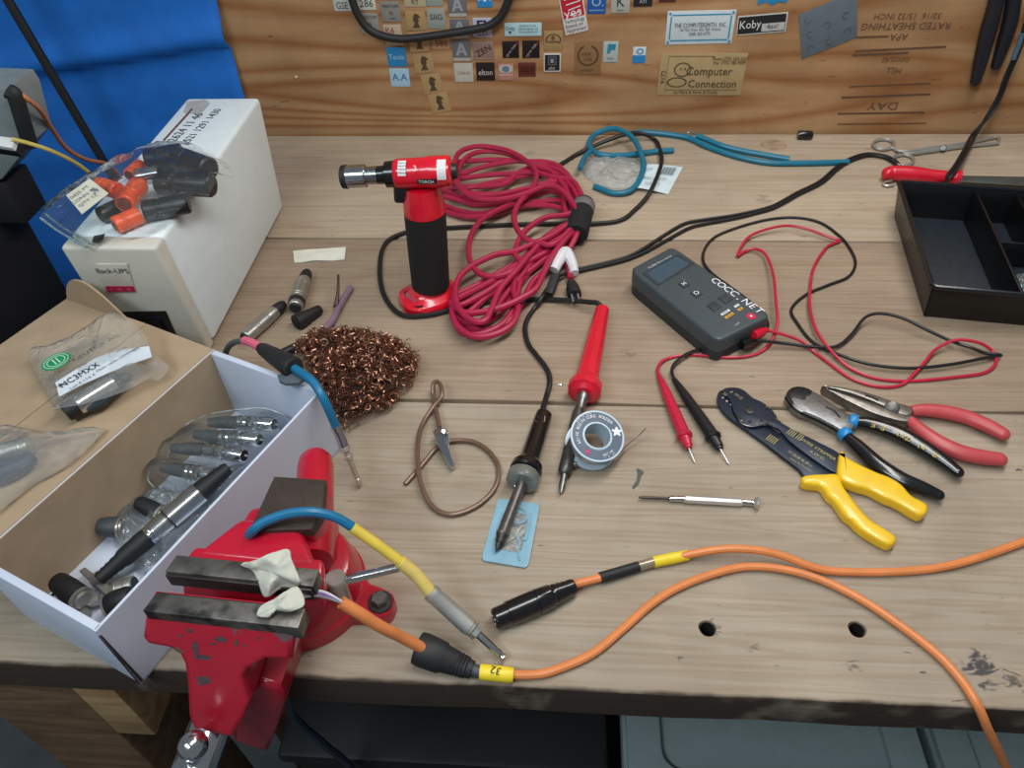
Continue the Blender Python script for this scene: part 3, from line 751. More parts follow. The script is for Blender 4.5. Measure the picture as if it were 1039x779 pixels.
# blue lead draped over the vise, quarter-inch plug
bl = Thing('audio_lead', 'blue lead draped over the vise anvil ending in a large silver phone plug', 'cable', P(440, 605, 0))
bl.part('jacket', G().tube([P(249, 549, .085), P(256, 539, .105), P(268.6, 529.5, .111), P(291.7, 521.4, .113), P(317.7, 519.4, .112), P(341, 525, .104), P(359, 535.5, .094)], .0036, n=10), M_blue)
bl.part('yellow_sleeve', G().tube([P(357, 534.5, .095), P(382, 552, .080), P(408, 571, .063)], .0040, n=12), mat('dull_yellow_sleeve', '#d9c04a', .5))
bl.part('pale_sleeve', G().tube([P(406, 569.5, .064), P(424, 585, .050), P(441, 606, .035)], .0050, n=12), mat('pale_yellow_sleeve', '#d8c06a', .5))
A = P(436, 600, .038); Bp = P(480, 639, .018)
bl.part('plug_barrel', G().lathe(A, Bp, [(0, .0058), (.03, .0068), (.12, .0068), (.15, .0064), (.92, .0070), (.94, .0062), (.97, .0062), (1, .0052)], 24), M_nickel)
bl.part('plug_collar', G().lathe(Bp, P(485, 643.5, .0155), [(0, .0060), (.8, .0060), (1, .004)], 8), M_nickel)
bl.part('plug_tip', G().lathe(P(484, 642.5, .016), P(513, 669, .005), [(0, .0030), (.62, .0030), (.63, .0024), (.66, .0024), (.67, .0030), (.80, .0030), (.81, .0018), (.86, .0026), (.92, .0030), (.97, .0018), (1, .0004)], 18), M_chrome)

# ------------------------------------------------------------------ things on the box wall
lead2 = Thing('audio_lead', 'blue patch lead hooked over the white end of the cardboard box, plug pointing down', 'cable', P(325, 400, .08))
lead2.part('grey_wire', G().tube([P(228, 363, .03), P(231, 353, .05), P(238, 347, .066), P(249, 345.5, .078)], .0030), mat('grey_wire', '#54575a', .6))
lead2.part('pink_tape', G().tube([P(248, 345.5, .078), P(256, 348, .082), P(266, 354, .086)], .0042, n=10), mat('pink_tape', '#d4627a', .6))
lead2.part('boot', G().lathe(P(264, 352.5, .085), P(299, 374, .092), [(0, .0045), (.1, .0062), (.5, .0085), (.8, .0098), (.95, .0102), (1, .009)], 20), M_blackrub)
lead2.part('jacket', G().tube([P(296, 372, .092), P(308, 380, .092), P(318, 388, .0905), P(327, 402, .084), P(335, 419, .068), P(341, 433, .052)], .0040, n=12), M_blue)
lead2.part('plug_ferrule', G().tube([P(340, 432, .053), P(345, 442, .044), P(350, 456, .034)], .0046, n=14), M_chrome)
lead2.part('plug_tip', G().lathe(P(349, 453, .036), P(366, 493, .0035), [(0, .0050), (.1, .0052), (.12, .0030), (.22, .0028), (.24, .0042), (.32, .0042), (.34, .0026), (.78, .0026), (.80, .0018), (.86, .0030), (.94, .0026), (1, .0006)], 18), mat('warm_nickel', '#d2c8b6', .32, .75))
g = G(); g.plate([P(281, 380, .0895), P(292, 377, .0895), P(300, 379, .0895), (P(310, 383, .0895)), P(303, 388, .0895), P(290, 389, .0895), P(283, 386, .0895)], .003, bevel=.001)
single('tape_scrap', 'crumpled grey tape scrap stuck on the box rim beside the blue lead', 'tape', g, mat('grey_tape', '#4a555c', .7, bump=.3), P(295, 383, .08))

# ------------------------------------------------------------------ copper scouring pad
rp = random.Random(11)
pad_px = [(302, 349), (320, 339), (348, 338), (375, 341), (402, 349), (421, 361), (427, 374), (420, 390), (402, 408), (380, 420), (356, 432), (345, 434), (335, 415), (326, 392), (312, 372)]
pad_o = [P(u, v + 3, 0.004) for u, v in pad_px]; pc = sum(pad_o, Vector()) / len(pad_o)
def pad_r(a):
    best = 0.03
    n = len(pad_o)
    d = Vector((math.cos(a), math.sin(a)))
    for i in range(n):
        p = pad_o[i] - pc; q = pad_o[(i + 1) % n] - pc
        e = Vector((q.x - p.x, q.y - p.y)); den = d.x * e.y - d.y * e.x
        if abs(den) < 1e-9: continue
        t = (p.x * e.y - p.y * e.x) / den; u = (p.x * d.y - p.y * d.x) / den
        if t > 0 and 0 <= u <= 1: best = t
    return best
ring = [pad_r(2 * math.pi * i / 180) for i in range(180)]
def pad_pt(a, rr, hh):
    k = int(a / (2 * math.pi) * 180) % 180
    R = ring[k] * rr; z = .003 + .036 * math.sqrt(max(0, 1 - rr ** 2.2)) * hh
    return Vector((pc.x + math.cos(a) * R, pc.y + math.sin(a) * R, z))
g = G()
for sidx in range(850):
    a = rp.random() * 6.283; rr = math.sqrt(rp.random()) * .98; hh = 1 - rp.random() ** 2 * .6
    c = pad_pt(a, rr, hh); cr = .0022 + rp.random() * .0020
    nn = Vector((rp.gauss(0, 1), rp.gauss(0, 1), rp.gauss(0, .8))).normalized()
    e1 = nn.orthogonal().normalized(); e2 = nn.cross(e1); pts = []
    turns = 2 + rp.random() * 2.0; dr = Vector((rp.gauss(0, 1), rp.gauss(0, 1), rp.gauss(0, .3))) * .004
    ns = int(9 * turns)
    for i in range(ns):
        b = 6.283 * turns * i / ns; q = c + (e1 * math.cos(b) + e2 * math.sin(b)) * cr + dr * (i / ns - .5) * 2; q.z = max(q.z, .0012); pts.append(q)
    g.tube(pts, .00046, n=3, sub=1, smooth=False, caps=False)
core = G(); 
pad = Thing('scouring_pad', 'curly copper scouring pad lying against the end of the cardboard box', 'scouring pad', (pc.x, pc.y, 0))
M_cu = mat('tarnished_copper', '#a07560', .34, .9, vary=.45, scale=200)
pad.part('copper_curls', g, M_cu, kind='stuff', smooth=0)
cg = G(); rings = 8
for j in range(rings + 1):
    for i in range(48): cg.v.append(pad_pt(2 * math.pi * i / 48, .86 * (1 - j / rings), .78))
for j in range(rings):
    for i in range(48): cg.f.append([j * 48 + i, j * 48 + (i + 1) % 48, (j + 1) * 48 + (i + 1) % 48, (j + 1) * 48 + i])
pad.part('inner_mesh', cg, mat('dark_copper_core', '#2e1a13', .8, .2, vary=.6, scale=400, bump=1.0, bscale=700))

# ------------------------------------------------------------------ loose connectors behind the pad
M_xlr = mat('brushed_nickel', '#a8a59e', .36, .75, vary=.12, scale=80)
def xlr(label, A, Bq, r, group=None, name='microphone_connector', tail=True):
    t = Thing(name, label, 'connector', ((A + Bq) / 2 - Vector((0, 0, r))), group); 
    t.part('shell', G().lathe(A, Bq, [(0, r * .9), (.02, r), (.30, r), (.31, r * .93), (.33, r * .93), (.34, r), (.37, r), (.38, r * .93), (.40, r * .93), (.41, r), (.70, r * 1.02), (.72, r * .92), (.75, r * .92), (.78, r * .98), (1, r * .88)], 22), M_xlr)
    ax = (Bq - A)
    t.part('insert', G().lathe(A - ax * .04, A + ax * .01, [(0, r * .7), (.3, r * .78), (1, r * .8)], 18), M_blackrub)
    if tail: t.part('boot', G().lathe(Bq - ax * .005, Bq + ax * .33, [(0, r * .86), (.2, r * .88), (.6, r * .80), (.85, r * .66), (1, r * .5)], 18), M_blackrub)
    return t
xlr('silver microphone connector lying nearest the white backup unit', P(249, 342.5, .0085), P(279, 316, .0082), .0078)
t = xlr('silver microphone connector with black ring, tail pointing away toward the paper strip', P(299.5, 312, .0090), P(309, 284, .0082), .0085)
t.part('black_ring', G().lathe(P(300.5, 308.5, .0090), P(301.5, 305.0, .0090), [(0, .0094), (1, .0094)], 22), M_blackrub)
bt = Thing('connector_boot', 'loose black tapered rubber boot lying below the second silver connector', 'boot', P(310, 322, 0))
bt.part('sleeve', G().lathe(P(300, 327.5, .0092), P(325, 313.5, .0062), [(0, .0075), (.02, .0090), (.25, .0088), (.6, .0068), (.95, .0056), (1, .0048)], 22), M_blackrub)
bt.part('opening', G().lathe(P(299.2, 328, .0092), P(300.4, 327.3, .0092), [(0, .0062), (1, .0066)], 18), mat('hole_black', '#050506', .9))
mj = Thing('mini_jack', 'small black and silver jack barrel lying beside the copper pad', 'connector', P(300, 351, 0))
mj.part('barrel', G().lathe(P(287, 358, .006), P(311, 347, .006), [(0, .0042), (.05, .0048), (.8, .0048), (1, .0046)], 16), M_black)
mj.part('ferrule', G().lathe(P(311, 347, .006), P(319, 343.3, .006), [(0, .0046), (.3, .0052), (.45, .0038), (.6, .0050), (.9, .0050), (1, .003)], 16), M_chrome)
pv = Thing('cable_offcut', 'short faded purple cable offcut with a dark stripped core standing off it', 'cable', P(338, 318, 0))
pv.part('jacket', G().tube(PTS([(323, 338), (331, 332), (338, 324), (344, 312), (350, 301), (356, 292)], .0044), .0040, n=10), mat('faded_purple', '#7d6475', .6, vary=.15))
pv.part('stripped_core', G().tube([P(341, 311, .006), P(342, 304, .010), P(343, 293, .016), P(343.2, 279, .020)], [.0036, .0026, .0017, .0015], n=8), mat('tarnished_strand', '#5c443c', .5, .5, vary=.4, scale=300))
g = G(); pq = [P(297.5, 254.5, .0012), P(312, 253, .002), P(331, 252, .0022), P(351, 250.5, .0012), P(349.5, 263, .0010), P(338, 264.3, .0014), P(318, 264.0, .0018), P(306, 266, .0012), P(298.5, 266.3, .0010)]
g.plate(pq, .0008); o = single('paper_strip', 'small torn white paper strip lying between the backup unit and the torch', 'paper', g, mat('white_paper', '#dcdccf', .85), P(324, 258, 0))
o.location.z += .0002

# ------------------------------------------------------------------ butane torch
M_tred = mat('glossy_red', '#d3102a', .25, coat=.5)
TY = .452
tb = P(434, 304, 0)
torch = Thing('butane_torch', 'red and black butane torch standing upright beside the red cord', 'torch', (tb.x, tb.y, 0))
bo = catmull(PTS([(404.5, 302), (408, 294), (420, 288), (440, 284), (458, 285), (463.5, 293), (462, 302), (450, 310), (430, 315.5), (413, 314)], .008), 3, True)
cbo = sum(bo, Vector()) / len(bo)
def ringz(s, z, c=cbo): return [c + Vector(((p - cbo).x * s, (p - cbo).y * s, z - .008)) for p in bo]
g = G(); N = len(bo); lv = [(1.0, 0), (1.02, .003), (1.0, .009), (.94, .011), (.70, .014), (.56, .020), (.52, .026)]
tc = Vector(((P(437, 289, .02)).x, P(437, 289, .02).y, .008))
for i, (s, z) in enumerate(lv):
    k = i / (len(lv) - 1); g.v += ringz(s, z, cbo.lerp(tc, max(0, k - .3) / .7))
for i in range(len(lv) - 1):
    for k in range(N): g.f.append([i * N + k, i * N + (k + 1) % N, (i + 1) * N + (k + 1) % N, (i + 1) * N + k])
g.f.append(list(range(N))[::-1]); g.f.append([(len(lv) - 1) * N + k for k in range(N)])
torch.part('base', g, M_tred, smooth=40)
c0 = P(437, 288.5, .020); c1 = PW(430.8, 211, c0.y + .002)
torch.part('grip', G().lathe(c0, c1, [(0, .0215), (.5, .0220), (1, .0222)], 28), mat('black_foam_grip', '#151515', .8, bump=.3, bscale=500))
c2 = PW(427.5, 188, c0.y + .002)
torch.part('collar', G().lathe(c1 - Vector((0, 0, .003)), c2, [(0, .0225), (.5, .0215), (1, .0180)], 26), M_tred)
hy = c0.y
def H(u, v, dy=0): return PW(u, v, hy + dy)
torch.part('head', G().lathe(H(400, 176.5), H(459, 173.5), [(0, .0125), (.04, .0145), (.12, .0150), (.55, .0150), (.62, .0160), (.9, .0158), (.97, .0150), (1, .011)], 26), M_tred)
torch.part('trigger', G().hexa([H(400, 206, -.010), H(415, 206, -.010), H(415, 206, .010), H(400, 206, .010)], [H(399, 187, -.010), H(415, 187, -.010), H(415, 187, .010), H(399, 187, .010)], bevel=.003), M_black)
torch.part('rear_knob', G().lathe(H(458, 174), H(464, 173.5), [(0, .009), (1, .007)], 18), M_black)
torch.part('nozzle_collar', G().lathe(H(384, 177.5), H(402, 176.5), [(0, .0090), (.35, .0092), (.45, .0130), (.95, .0135), (1, .012)], 22), M_blackgloss)
g = G()
for i in range(5): g.lathe(H(372 + i * 2.5, 178.2 - i * .12), H(374 + i * 2.5, 178.1 - i * .12), [(0, .0082), (.3, .0092), (.7, .0092), (1, .0082)], 18)
torch.part('spring', g.lathe(H(370, 178.3), H(386, 177.5), [(0, .0075), (1, .0075)], 16), M_chrome)
torch.part('nozzle', G().lathe(H(351, 179.4), H(372, 178.2), [(0, .0108), (.04, .0115), (.95, .0115), (1, .009)], 24), M_chrome)
torch.part('burner_tip', G().lathe(H(346.5, 179.6), H(353, 179.3), [(0, .0095), (.15, .0116), (.9, .0121), (1, .0116)], 24), M_blackrub)
torch.part('burner_bore', G().lathe(H(346.2, 179.6), H(347, 179.6), [(0, .0075), (1, .0078)], 20), mat('bore_black', '#09090a', .9))  # plain black disc at the burner opening
# warning labels wrapped round the head (thin shells)
def wrap(u0, u1, v, a0, a1, r):
    A, Bb = H(u0, v), H(u1, v - .3); ax = (Bb - A).normalized(); s1 = Vector((0, -1, 0)); s2 = ax.cross(s1).normalized()
    if s2.z < 0: s2 = -s2
    g = G(); g.grid(lambda s, t: A.lerp(Bb, s) + (s1 * math.cos(a0 + (a1 - a0) * t) + s2 * math.sin(a0 + (a1 - a0) * t)) * r, 4, 8); return g
M_lab = mat('white_label', '#d6d8d8', .45)
torch.part('warning_label', wrap(407, 415, 176.2, .35, 1.45, .0153), M_lab)
torch.part('warning_label', wrap(446, 455, 174.3, .0, 1.3, .0162), M_lab)
for k in range(4):
    o = H(411, 176.2) + Vector((0, -.0154 * math.cos(.55 + k * .22), .0154 * math.sin(.55 + k * .22)))
    torch.text('WARNING', o, (1, 0, -.05), (0, .4, .9), .0022, M_ink, lift=.0004)
torch.part('badge', G().plate([H(423, 182.5, -.0158), H(443, 181.5, -.0165), H(443, 186.5, -.0165), H(423, 187, -.0158)], .002, up=(0, -1, 0), bevel=.0006), M_blackgloss)
torch.text('TORCH', H(432.5, 184.4, -.0170), (1, 0, .0), (0, 0, 1), .0045, M_white_ink)
torch.text('3', H(421, 171, -.0150), (1, 0, 0), (0, .4, .9), .008, M_white_ink, 'marking')
lg = catmull(PTS([(410, 297, .0125), (417, 294, .0145), (423, 300, .0150), (429.5, 310, .0122), (422, 311.5, .0118), (413, 306, .0118)]), 3, True)
torch.part('base_label', G().plate(lg, .0012, up=(-.2, -.3, 1)), M_blackgloss)
torch.text('MICRO', P(417, 302.5, .0142), (.75, -.75, 0), (.6, .7, .2), .0065, mat('grey_ink', '#777a80', .5), 'lettering', lift=.0008)

# ------------------------------------------------------------------ red extension cord, hanked
M_cord = mat('red_cord_jacket', '#a41c42', .42, coat=.1)
def CQ(pts, z0=.006, z1=None):
    out = []
    for i, q in enumerate(pts):
        z = q[2] if len(q) > 2 else (z0 if z1 is None else z0 + (z1 - z0) * i / (len(pts) - 1))
        out.append(P(440 + q[0] / 3.71, 140 + q[1] / 3.71, z))
    return out
ext = Thing('extension_cord', 'long red extension cord hanked in loops beside the torch', 'cord', P(530, 240, 0))
g = G(); R_C = .0037
strands = [
    ([(5, 100), (85, 90), (160, 85), (250, 82), (340, 88), (420, 90), (478, 112), (500, 165), (490, 225), (500, 280), (545, 305)], .016, .02),
    ([(5, 155), (110, 150), (200, 140), (300, 134), (380, 130), (452, 148), (520, 160), (556, 215), (562, 275)], .012, .028),
    ([(5, 160), (60, 172), (130, 205), (220, 212), (310, 200), (400, 190), (455, 175), (505, 185), (540, 235), (556, 290)], .006, .018),
    ([(5, 175), (100, 222), (190, 236), (290, 225), (380, 190), (440, 160), (490, 155), (535, 205), (558, 285)], .010, .024),
    ([(5, 212), (90, 232), (160, 252), (260, 245), (350, 225), (430, 200), (480, 212), (525, 245), (556, 295)], .014, .020),
    ([(8, 240), (90, 272), (170, 285), (250, 270), (330, 250), (400, 240), (470, 235), (520, 260), (556, 298)], .0045, .016),
    ([(10, 265), (80, 288), (140, 298), (220, 290), (300, 262), (390, 252), (470, 262), (530, 285), (556, 300)], .0045, .016),
    ([(5, 200), (110, 185), (190, 183), (270, 172), (330, 125), (400, 106), (470, 122), (530, 175), (562, 280)], .008, .024),
    ([(560, 300), (520, 340), (450, 400), (400, 395), (355, 385), (315, 345), (303, 290), (325, 240), (372, 190), (387, 140), (365, 100), (290, 52), (200, 32), (140, 35), (92, 60), (76, 115), (90, 175), (150, 225), (240, 232), (340, 212), (430, 180), (490, 205), (552, 290)], .024, .030),
    ([(556, 285), (540, 215), (505, 140), (450, 100), (385, 92), (300, 88), (200, 105), (110, 132), (5, 142)], .022, .014),
    ([(556, 290), (562, 240), (535, 180), (480, 140), (425, 130), (340, 142), (230, 165), (120, 188), (5, 180)], .022, .010),
    ([(550, 300), (515, 235), (490, 180), (440, 125), (380, 105), (300, 66), (220, 50), (150, 58), (105, 95), (88, 145), (105, 190), (160, 216), (250, 212), (350, 190), (450, 176), (548, 275)], .022, .020),
    ([(560, 275), (490, 290), (420, 300), (355, 340), (320, 385), (308, 440), (330, 470), (290, 505), (230, 522), (170, 508), (135, 455), (135, 385), (165, 325), (215, 285), (300, 245), (380, 205), (440, 168), (505, 175), (556, 270)], .024, .018),
    ([(550, 305), (500, 330), (440, 370), (380, 395), (310, 425), (230, 440), (150, 478), (100, 520), (80, 575), (92, 635), (140, 685), (190, 690), (215, 650), (250, 570), (310, 500), (370, 430), (440, 360), (520, 325), (552, 308)], .024, .022),
    ([(552, 315), (490, 385), (430, 425), (350, 470), (270, 530), (190, 585), (115, 625), (72, 640), (85, 700), (145, 745), (220, 742), (290, 705), (318, 640), (300, 560), (330, 470), (390, 400), (470, 340), (550, 310)], .016, .014),
    ([(550, 320), (480, 400), (430, 470), (390, 560), (335, 600), (260, 635), (180, 655), (110, 655), (70, 620), (100, 600), (180, 560), (250, 520), (350, 450), (450, 390), (530, 340), (552, 315)], .022, .016),
    ([(550, 320), (510, 370), (440, 435), (360, 500), (280, 545), (210, 590), (140, 650), (85, 690), (110, 735), (190, 735), (270, 690), (310, 610), (330, 530), (390, 440), (470, 370), (545, 320)], .010, .010),
    ([(550, 318), (450, 400), (400, 430), (330, 520), (270, 590), (215, 665), (150, 700), (95, 680), (70, 640), (80, 595), (150, 560), (260, 500), (380, 430), (470, 370), (545, 318)], .012, .012),
    ([(548, 320), (470, 430), (420, 500), (370, 545), (310, 660), (240, 715), (150, 720), (95, 670), (78, 615), (130, 570), (250, 515), (360, 440), (545, 320)], .010, .006),
    ([(545, 322), (420, 440), (340, 490), (250, 520), (160, 560), (110, 610), (75, 650), (100, 695), (180, 702), (260, 645), (330, 545), (420, 430), (545, 322)], .005, .006),
]
for pts, a, b in strands:
    g.tube(CQ(pts, a, b), R_C, n=8, sub=5)
ext.part('cord', g, M_cord)
ext.part('cord_end', G().tube(CQ([(548, 340, .022), (528, 385, .018), (505, 428, .014), (490, 470, .012)]) , R_C, n=8).tube([P(574, 263, .010), P(577, 272, .008), P(579, 283, .0075)], .0036, n=8), M_cord)
ba = P(593, 206, .022); bb = P(584.5, 238, .018)
ext.part('strap', G().lathe(ba, bb, [(0, .0125), (.05, .0140), (.95, .0150), (1, .0135)], 20), mat('black_hook_and_loop', '#131416', .85, bump=.4))
ext.part('strap_buckle', G().lathe(ba + (bb - ba) * .08, ba + (bb - ba) * .28, [(0, .0144), (.1, .0150), (.9, .0150), (1, .0144)], 20), mat('grey_strap_band', '#6a6768', .6))
g = G(); g.tube([P(562, 274, .012), P(568, 263, .017), P(574, 256, .018), P(580, 266, .014), P(583, 277, .010)], [.0062, .0066, .0074, .0062, .0052], n=10)
ext.part('wire_tag', g, mat('white_sleeve', '#d5d3d6', .6))
pa, pb = P(579.5, 286, .0075), P(583, 300, .0075)
ext.part('plug', G().lathe(pa, pb, [(0, .0045), (.15, .0060), (.5, .0078), (.9, .0085), (1, .0080)], 16), M_blackrub)
pd = (pb - pa).normalized(); ps = pd.cross(Vector((0, 0, 1)))
for off, up, l in ((-.0035, .002, .012), (.0035, .002, .012), (0, -.0035, .013)):
    o = pb + ps * off + Vector((0, 0, up))
    ext.part('prong', G().lathe(o - pd * .001, o + pd * l, [(0, .0013), (1, .0012)], 8), M_nickel)

# ------------------------------------------------------------------ red soldering iron and its cord
M_bcord = mat('black_cord', '#141416', .5)
iron = Thing('soldering_iron', 'red-handled soldering iron with its barrel under the solder spool', 'soldering iron', P(600, 370, 0))
ha, hb_ = P(611.5, 313, .0120), P(592, 401, .0165)
iron.part('handle', G().lathe(ha, hb_, [(0, .0062), (.02, .0078), (.20, .0086), (.45, .0100), (.70, .0108), (.84, .0118), (.87, .0150), (.90, .0168), (.965, .0168), (.97, .0150), (.985, .0125), (1, .0100)], 10), M_red, smooth=24)
iron.part('barrel_collar', G().lathe(hb_ - (hb_ - ha) * .03, P(588, 416, .016), [(0, .006), (.4, .006), (.5, .0045), (1, .0045)], 16), M_steel)
iron.part('barrel', G().lathe(P(588, 414, .016), P(572.3, 481, .0075), [(0, .0045), (.1, .0058), (.9, .0062), (.97, .0060), (1, .0045)], 18), mat('burnt_steel', '#5d5b5a', .45, .8, vary=.25, scale=150))
iron.part('tip', G().lathe(P(573, 478, .0075), P(569.3, 500, .004), [(0, .0032), (.55, .0032), (.75, .0030), (1, .0012)], 14), M_steel)
iron.part('set_screw', G().lathe(P(577, 472, .0075), P(585, 471, .0075), [(0, .0016), (.6, .0016), (.62, .0028), (1, .0028)], 10), M_steel)
iron.part('cord', G().tube([P(611.5, 312.5, .0125), P(606, 307.5, .014), P(598, 306.5, .012), P(580, 305, .0075)] + PTS([(553, 303.5), (528, 304.2), (505, 304.5), (480, 309.5), (459, 314), (435, 319.5), (407, 319), (389.5, 299), (385.5, 270), (392, 246), (415, 235), (451, 231.5), (495, 229), (540, 227.2), (572, 227), (597, 227.2), (629, 223.6), (645, 212), (656, 200, .007), (662, 190, .011), (668, 176, .011), (671.5, 162, .008), (668, 147, .006), (664, 141.5)], .0034)
              + [P(655, 136.5, .010), P(644, 135, .014), P(629, 138, .016), P(605, 147, .010), P(586, 156, .0045), P(571.5, 165, .0036), P(545, 180, .0036)], .0029, n=8), M_bcord, label='black power cord looping round behind the torch')
# ------------------------------------------------------------------ black soldering iron
bi = Thing('soldering_iron', 'black-handled soldering iron with its tip over the blue plastic card', 'soldering iron', P(540, 450, 0))
ba_, bb2 = P(552.5, 419, .0105), P(533, 479, .0145)
bi.part('handle', G().lathe(ba_, bb2, [(0, .0055), (.03, .0078), (.12, .0082), (.5, .0086), (.8, .0092), (.86, .0108), (.90, .0140), (.98, .0146), (1, .013)], 22), M_blackgloss)
bi.part('guard', G().lathe(P(532.5, 480.5, .0145), P(529.2, 490.5, .0145), [(0, .0135), (.15, .0146), (.85, .0146), (1, .0130)], 26), mat('clear_grey_guard', '#7f8480', .25, .4))
for k in (-1, 1):
    o = P(529 + k * 6.5, 491 - k * 2.0, .0150); bi.part('guard_rivet', G().ball(o, .0013, n=8), M_chrome)
bi.part('handle_sticker', G().plate([P(549 + 5.2 * math.cos(a) * .8 - 1.2 * math.sin(a), 425.5 + 6.2 * math.sin(a), .0188 + .0 * math.cos(a)) for a in [6.283 * i / 18 for i in range(18)]], .0012, up=(0, -.3, 1)), mat('silver_sticker', '#a8a2a2', .4, .3))
bi.text('UL', P(547.5, 427.5, .0190), (.8, .4, 0), (-.3, .9, 0), .006, mat('faded_red_ink', '#9a4b50', .6), 'marking', lift=.0004)
bi.part('barrel', G().lathe(P(530, 488.5, .0145), P(508.8, 544, .0105), [(0, .0048), (.08, .0046), (.9, .0050), (.96, .0056), (1, .0044)], 18), mat('heated_barrel', '#6c6864', .42, .8, vary=.2, scale=120))
bi.part('tip_collar', G().lathe(P(509.5, 542.5, .0105), P(506.8, 550.5, .0095), [(0, .0054), (.4, .0044), (1, .0036)], 14), M_dsteel)
bi.part('tip', G().lathe(P(507, 549, .0095), P(503.5, 559, .0065), [(0, .0028), (.5, .0026), (1, .0006)], 12), M_dsteel)
bi.part('cord', G().tube([P(552.3, 420, .0105), P(551.2, 414, .010)] + PTS([(554.5, 402), (557.6, 390), (557, 380), (552.6, 371), (544, 360), (536, 349), (532.8, 335), (535, 324), (542, 313)], .0032) + [P(549, 303, .0125), P(553, 297, .011), P(556, 293, .010)], .0028, n=8), M_bcord)

# black cord plug and long doubled cord
pc_ = Thing('doubled_cable', 'long doubled black cord with a grey-black plug, rising along the plywood at right', 'cord', P(716, 227, 0))
pc_.part('plug', G().hexa([P(553.5, 299.5, .004), P(562.5, 301, .004), P(569.5, 281, .004), P(560.5, 279, .004)], [P(552, 296, .016), P(561, 297.5, .016), P(568, 277, .016), P(559.5, 275.5, .016)], bevel=.003), mat('grey_black_plug', '#2b2f34', .45))
cpath = [(567, 280, .010), (574, 277.5, .007), (583, 276, .0035), (606, 271, .003), (632, 264.5, .003), (645, 260, .003), (658, 254, .003), (681, 241, .003), (700, 231, .003), (716, 227, .003), (745, 221.5, .003), (768, 216, .003), (785, 211, .003), (798, 204.5, .003), (811, 197, .003), (834, 185.5, .003), (849, 172.5, .003), (862, 163.5, .004), (880, 157.5, .004), (896, 159, .004), (906, 164, .004), (913, 171, .003), (930, 184, .003), (948, 188, .004), (958, 185, .014)]
up1 = [P(*q) for q in cpath]
up1 += [P(964, 179.5, .026), P(972, 169, .030), P(981, 154, .032), PW(990, 137, .815), PW(1003, 115, .83), PW(1013, 97, .835), PW(1020, 78, .835), PW(1031, 52, .835), PW(1041, 20, .835), PW(1048, -20, .835)]
side = [Vector((.0022, .0012, 0))] * len(up1)
pc_.part('conductor', G().tube(up1, .0022, n=8), M_bcord)
dn = []
for i in range(len(up1)):
    t = (up1[min(i + 1, len(up1) - 1)] - up1[max(i - 1, 0)]).normalized(); sd = t.cross(Vector((0, 0, 1)) if abs(t.z) < .8 else Vector((0, 1, 0))).normalized()
    k = 1.0 + (1.6 * math.exp(-((i - 8) / 2.0) ** 2))
    dn.append(up1[i] + sd * -.0042 * k)
pc_.part('conductor', G().tube(dn[2:], .0022, n=8), M_bcord)
pc_.part('coupling', G().tube([PW(1028, 60, .833), PW(1034, 44, .833), PW(1037, 34, .833)], .0036, n=8), mat('blue_grey_coupling', '#4b6478', .4))

# ------------------------------------------------------------------ solder spool
sc0 = P(603, 443, .030); vdir = (CP - sc0).normalized()
axs = (vdir * math.cos(math.radians(26)) + (CR * .55 + CU * .83).normalized() * math.sin(math.radians(26))).normalized()
sp1 = P(606.5, 437.5, .038); sp0 = sp1 - axs * .024
low = min((p.z for p in G().lathe(sp0, sp1, [(0, .0245), (1, .0245)], 40).v)); sp0.z -= low - .0006; sp1.z -= low - .0006
spool = Thing('solder_spool', 'pale blue spool of solder with a dark label leaning on the iron barrel', 'spool', Vector((sp0.x, sp0.y, 0)))
M_spool = mat('pale_blue_plastic', '#b4c6d2', .3)
x1 = axs.orthogonal().normalized(); x1 = (CR - axs * CR.dot(axs)).normalized(); y1 = axs.cross(x1)
def ringplate(c, r0, r1, th, n=48):
    return G().plate([c + x1 * math.cos(a) * r1 + y1 * math.sin(a) * r1 for a in [6.28318 * i / n for i in range(n)]], th, up=axs,
                     holes=[[c + x1 * math.cos(a) * r0 + y1 * math.sin(a) * r0 for a in [6.28318 * i / n for i in range(n)]]])
spool.part('flange', ringplate(sp1, .0118, .0245, .0022), M_spool)
spool.part('flange', ringplate(sp0 + axs * .0022, .0118, .0245, .0022), M_spool)
g = G()
for i in range(40):
    for j in range(0, 2): pass
tubew = G(); n = 36
for (ra, rb) in ((.0118, .0128),):
    lo_, hi_ = sp0, sp1 + axs * .0006
    for i in range(n):
        a = 6.28318 * i / n; d = x1 * math.cos(a) + y1 * math.sin(a)
        tubew.v += [lo_ + d * ra, hi_ + d * ra, hi_ + d * rb, lo_ + d * rb]
    for i in range(n):
        a = i * 4; b = ((i + 1) % n) * 4
        for k in range(4): tubew.f.append([a + k, b + k, b + (k + 1) % 4, a + (k + 1) % 4])
spool.part('hub', tubew, M_spool)
pts = []
for i in range(13 * 20):
    a = 6.28318 * i / 20; pts.append(sp0 + axs * (.0035 + .017 * i / (13 * 20)) + (x1 * math.cos(a) + y1 * math.sin(a)) * .0195)
spool.part('solder_wire', G().tube(pts, .00075, n=6, smooth=False), M_nickel)
spool.part('label', ringplate(sp1 + axs * .0004, .0136, .0228, .0004), mat('slate_blue_label', '#3f5265', .4))
def arc_text(body, r, a0, a1, size, m, flip=1):
    for i, ch in enumerate(body):
        if ch == ' ': continue
        a = math.radians(a0 + (a1 - a0) * i / max(1, len(body) - 1)); d = x1 * math.cos(a) + y1 * math.sin(a)
        spool.text(ch, sp1 + axs * .0006 + d * r, d.cross(axs) * 1.0 * flip, d * flip, size, m, 'lettering')
arc_text('60/40 ROSIN CORE SOLDER', .0185, 205, 45, .0042, M_white_ink)
arc_text('.032 in DIA', .0215, 150, 105, .0022, M_white_ink)
arc_text('NET WT.', .0190, 285, 318, .0030, M_white_ink, -1)
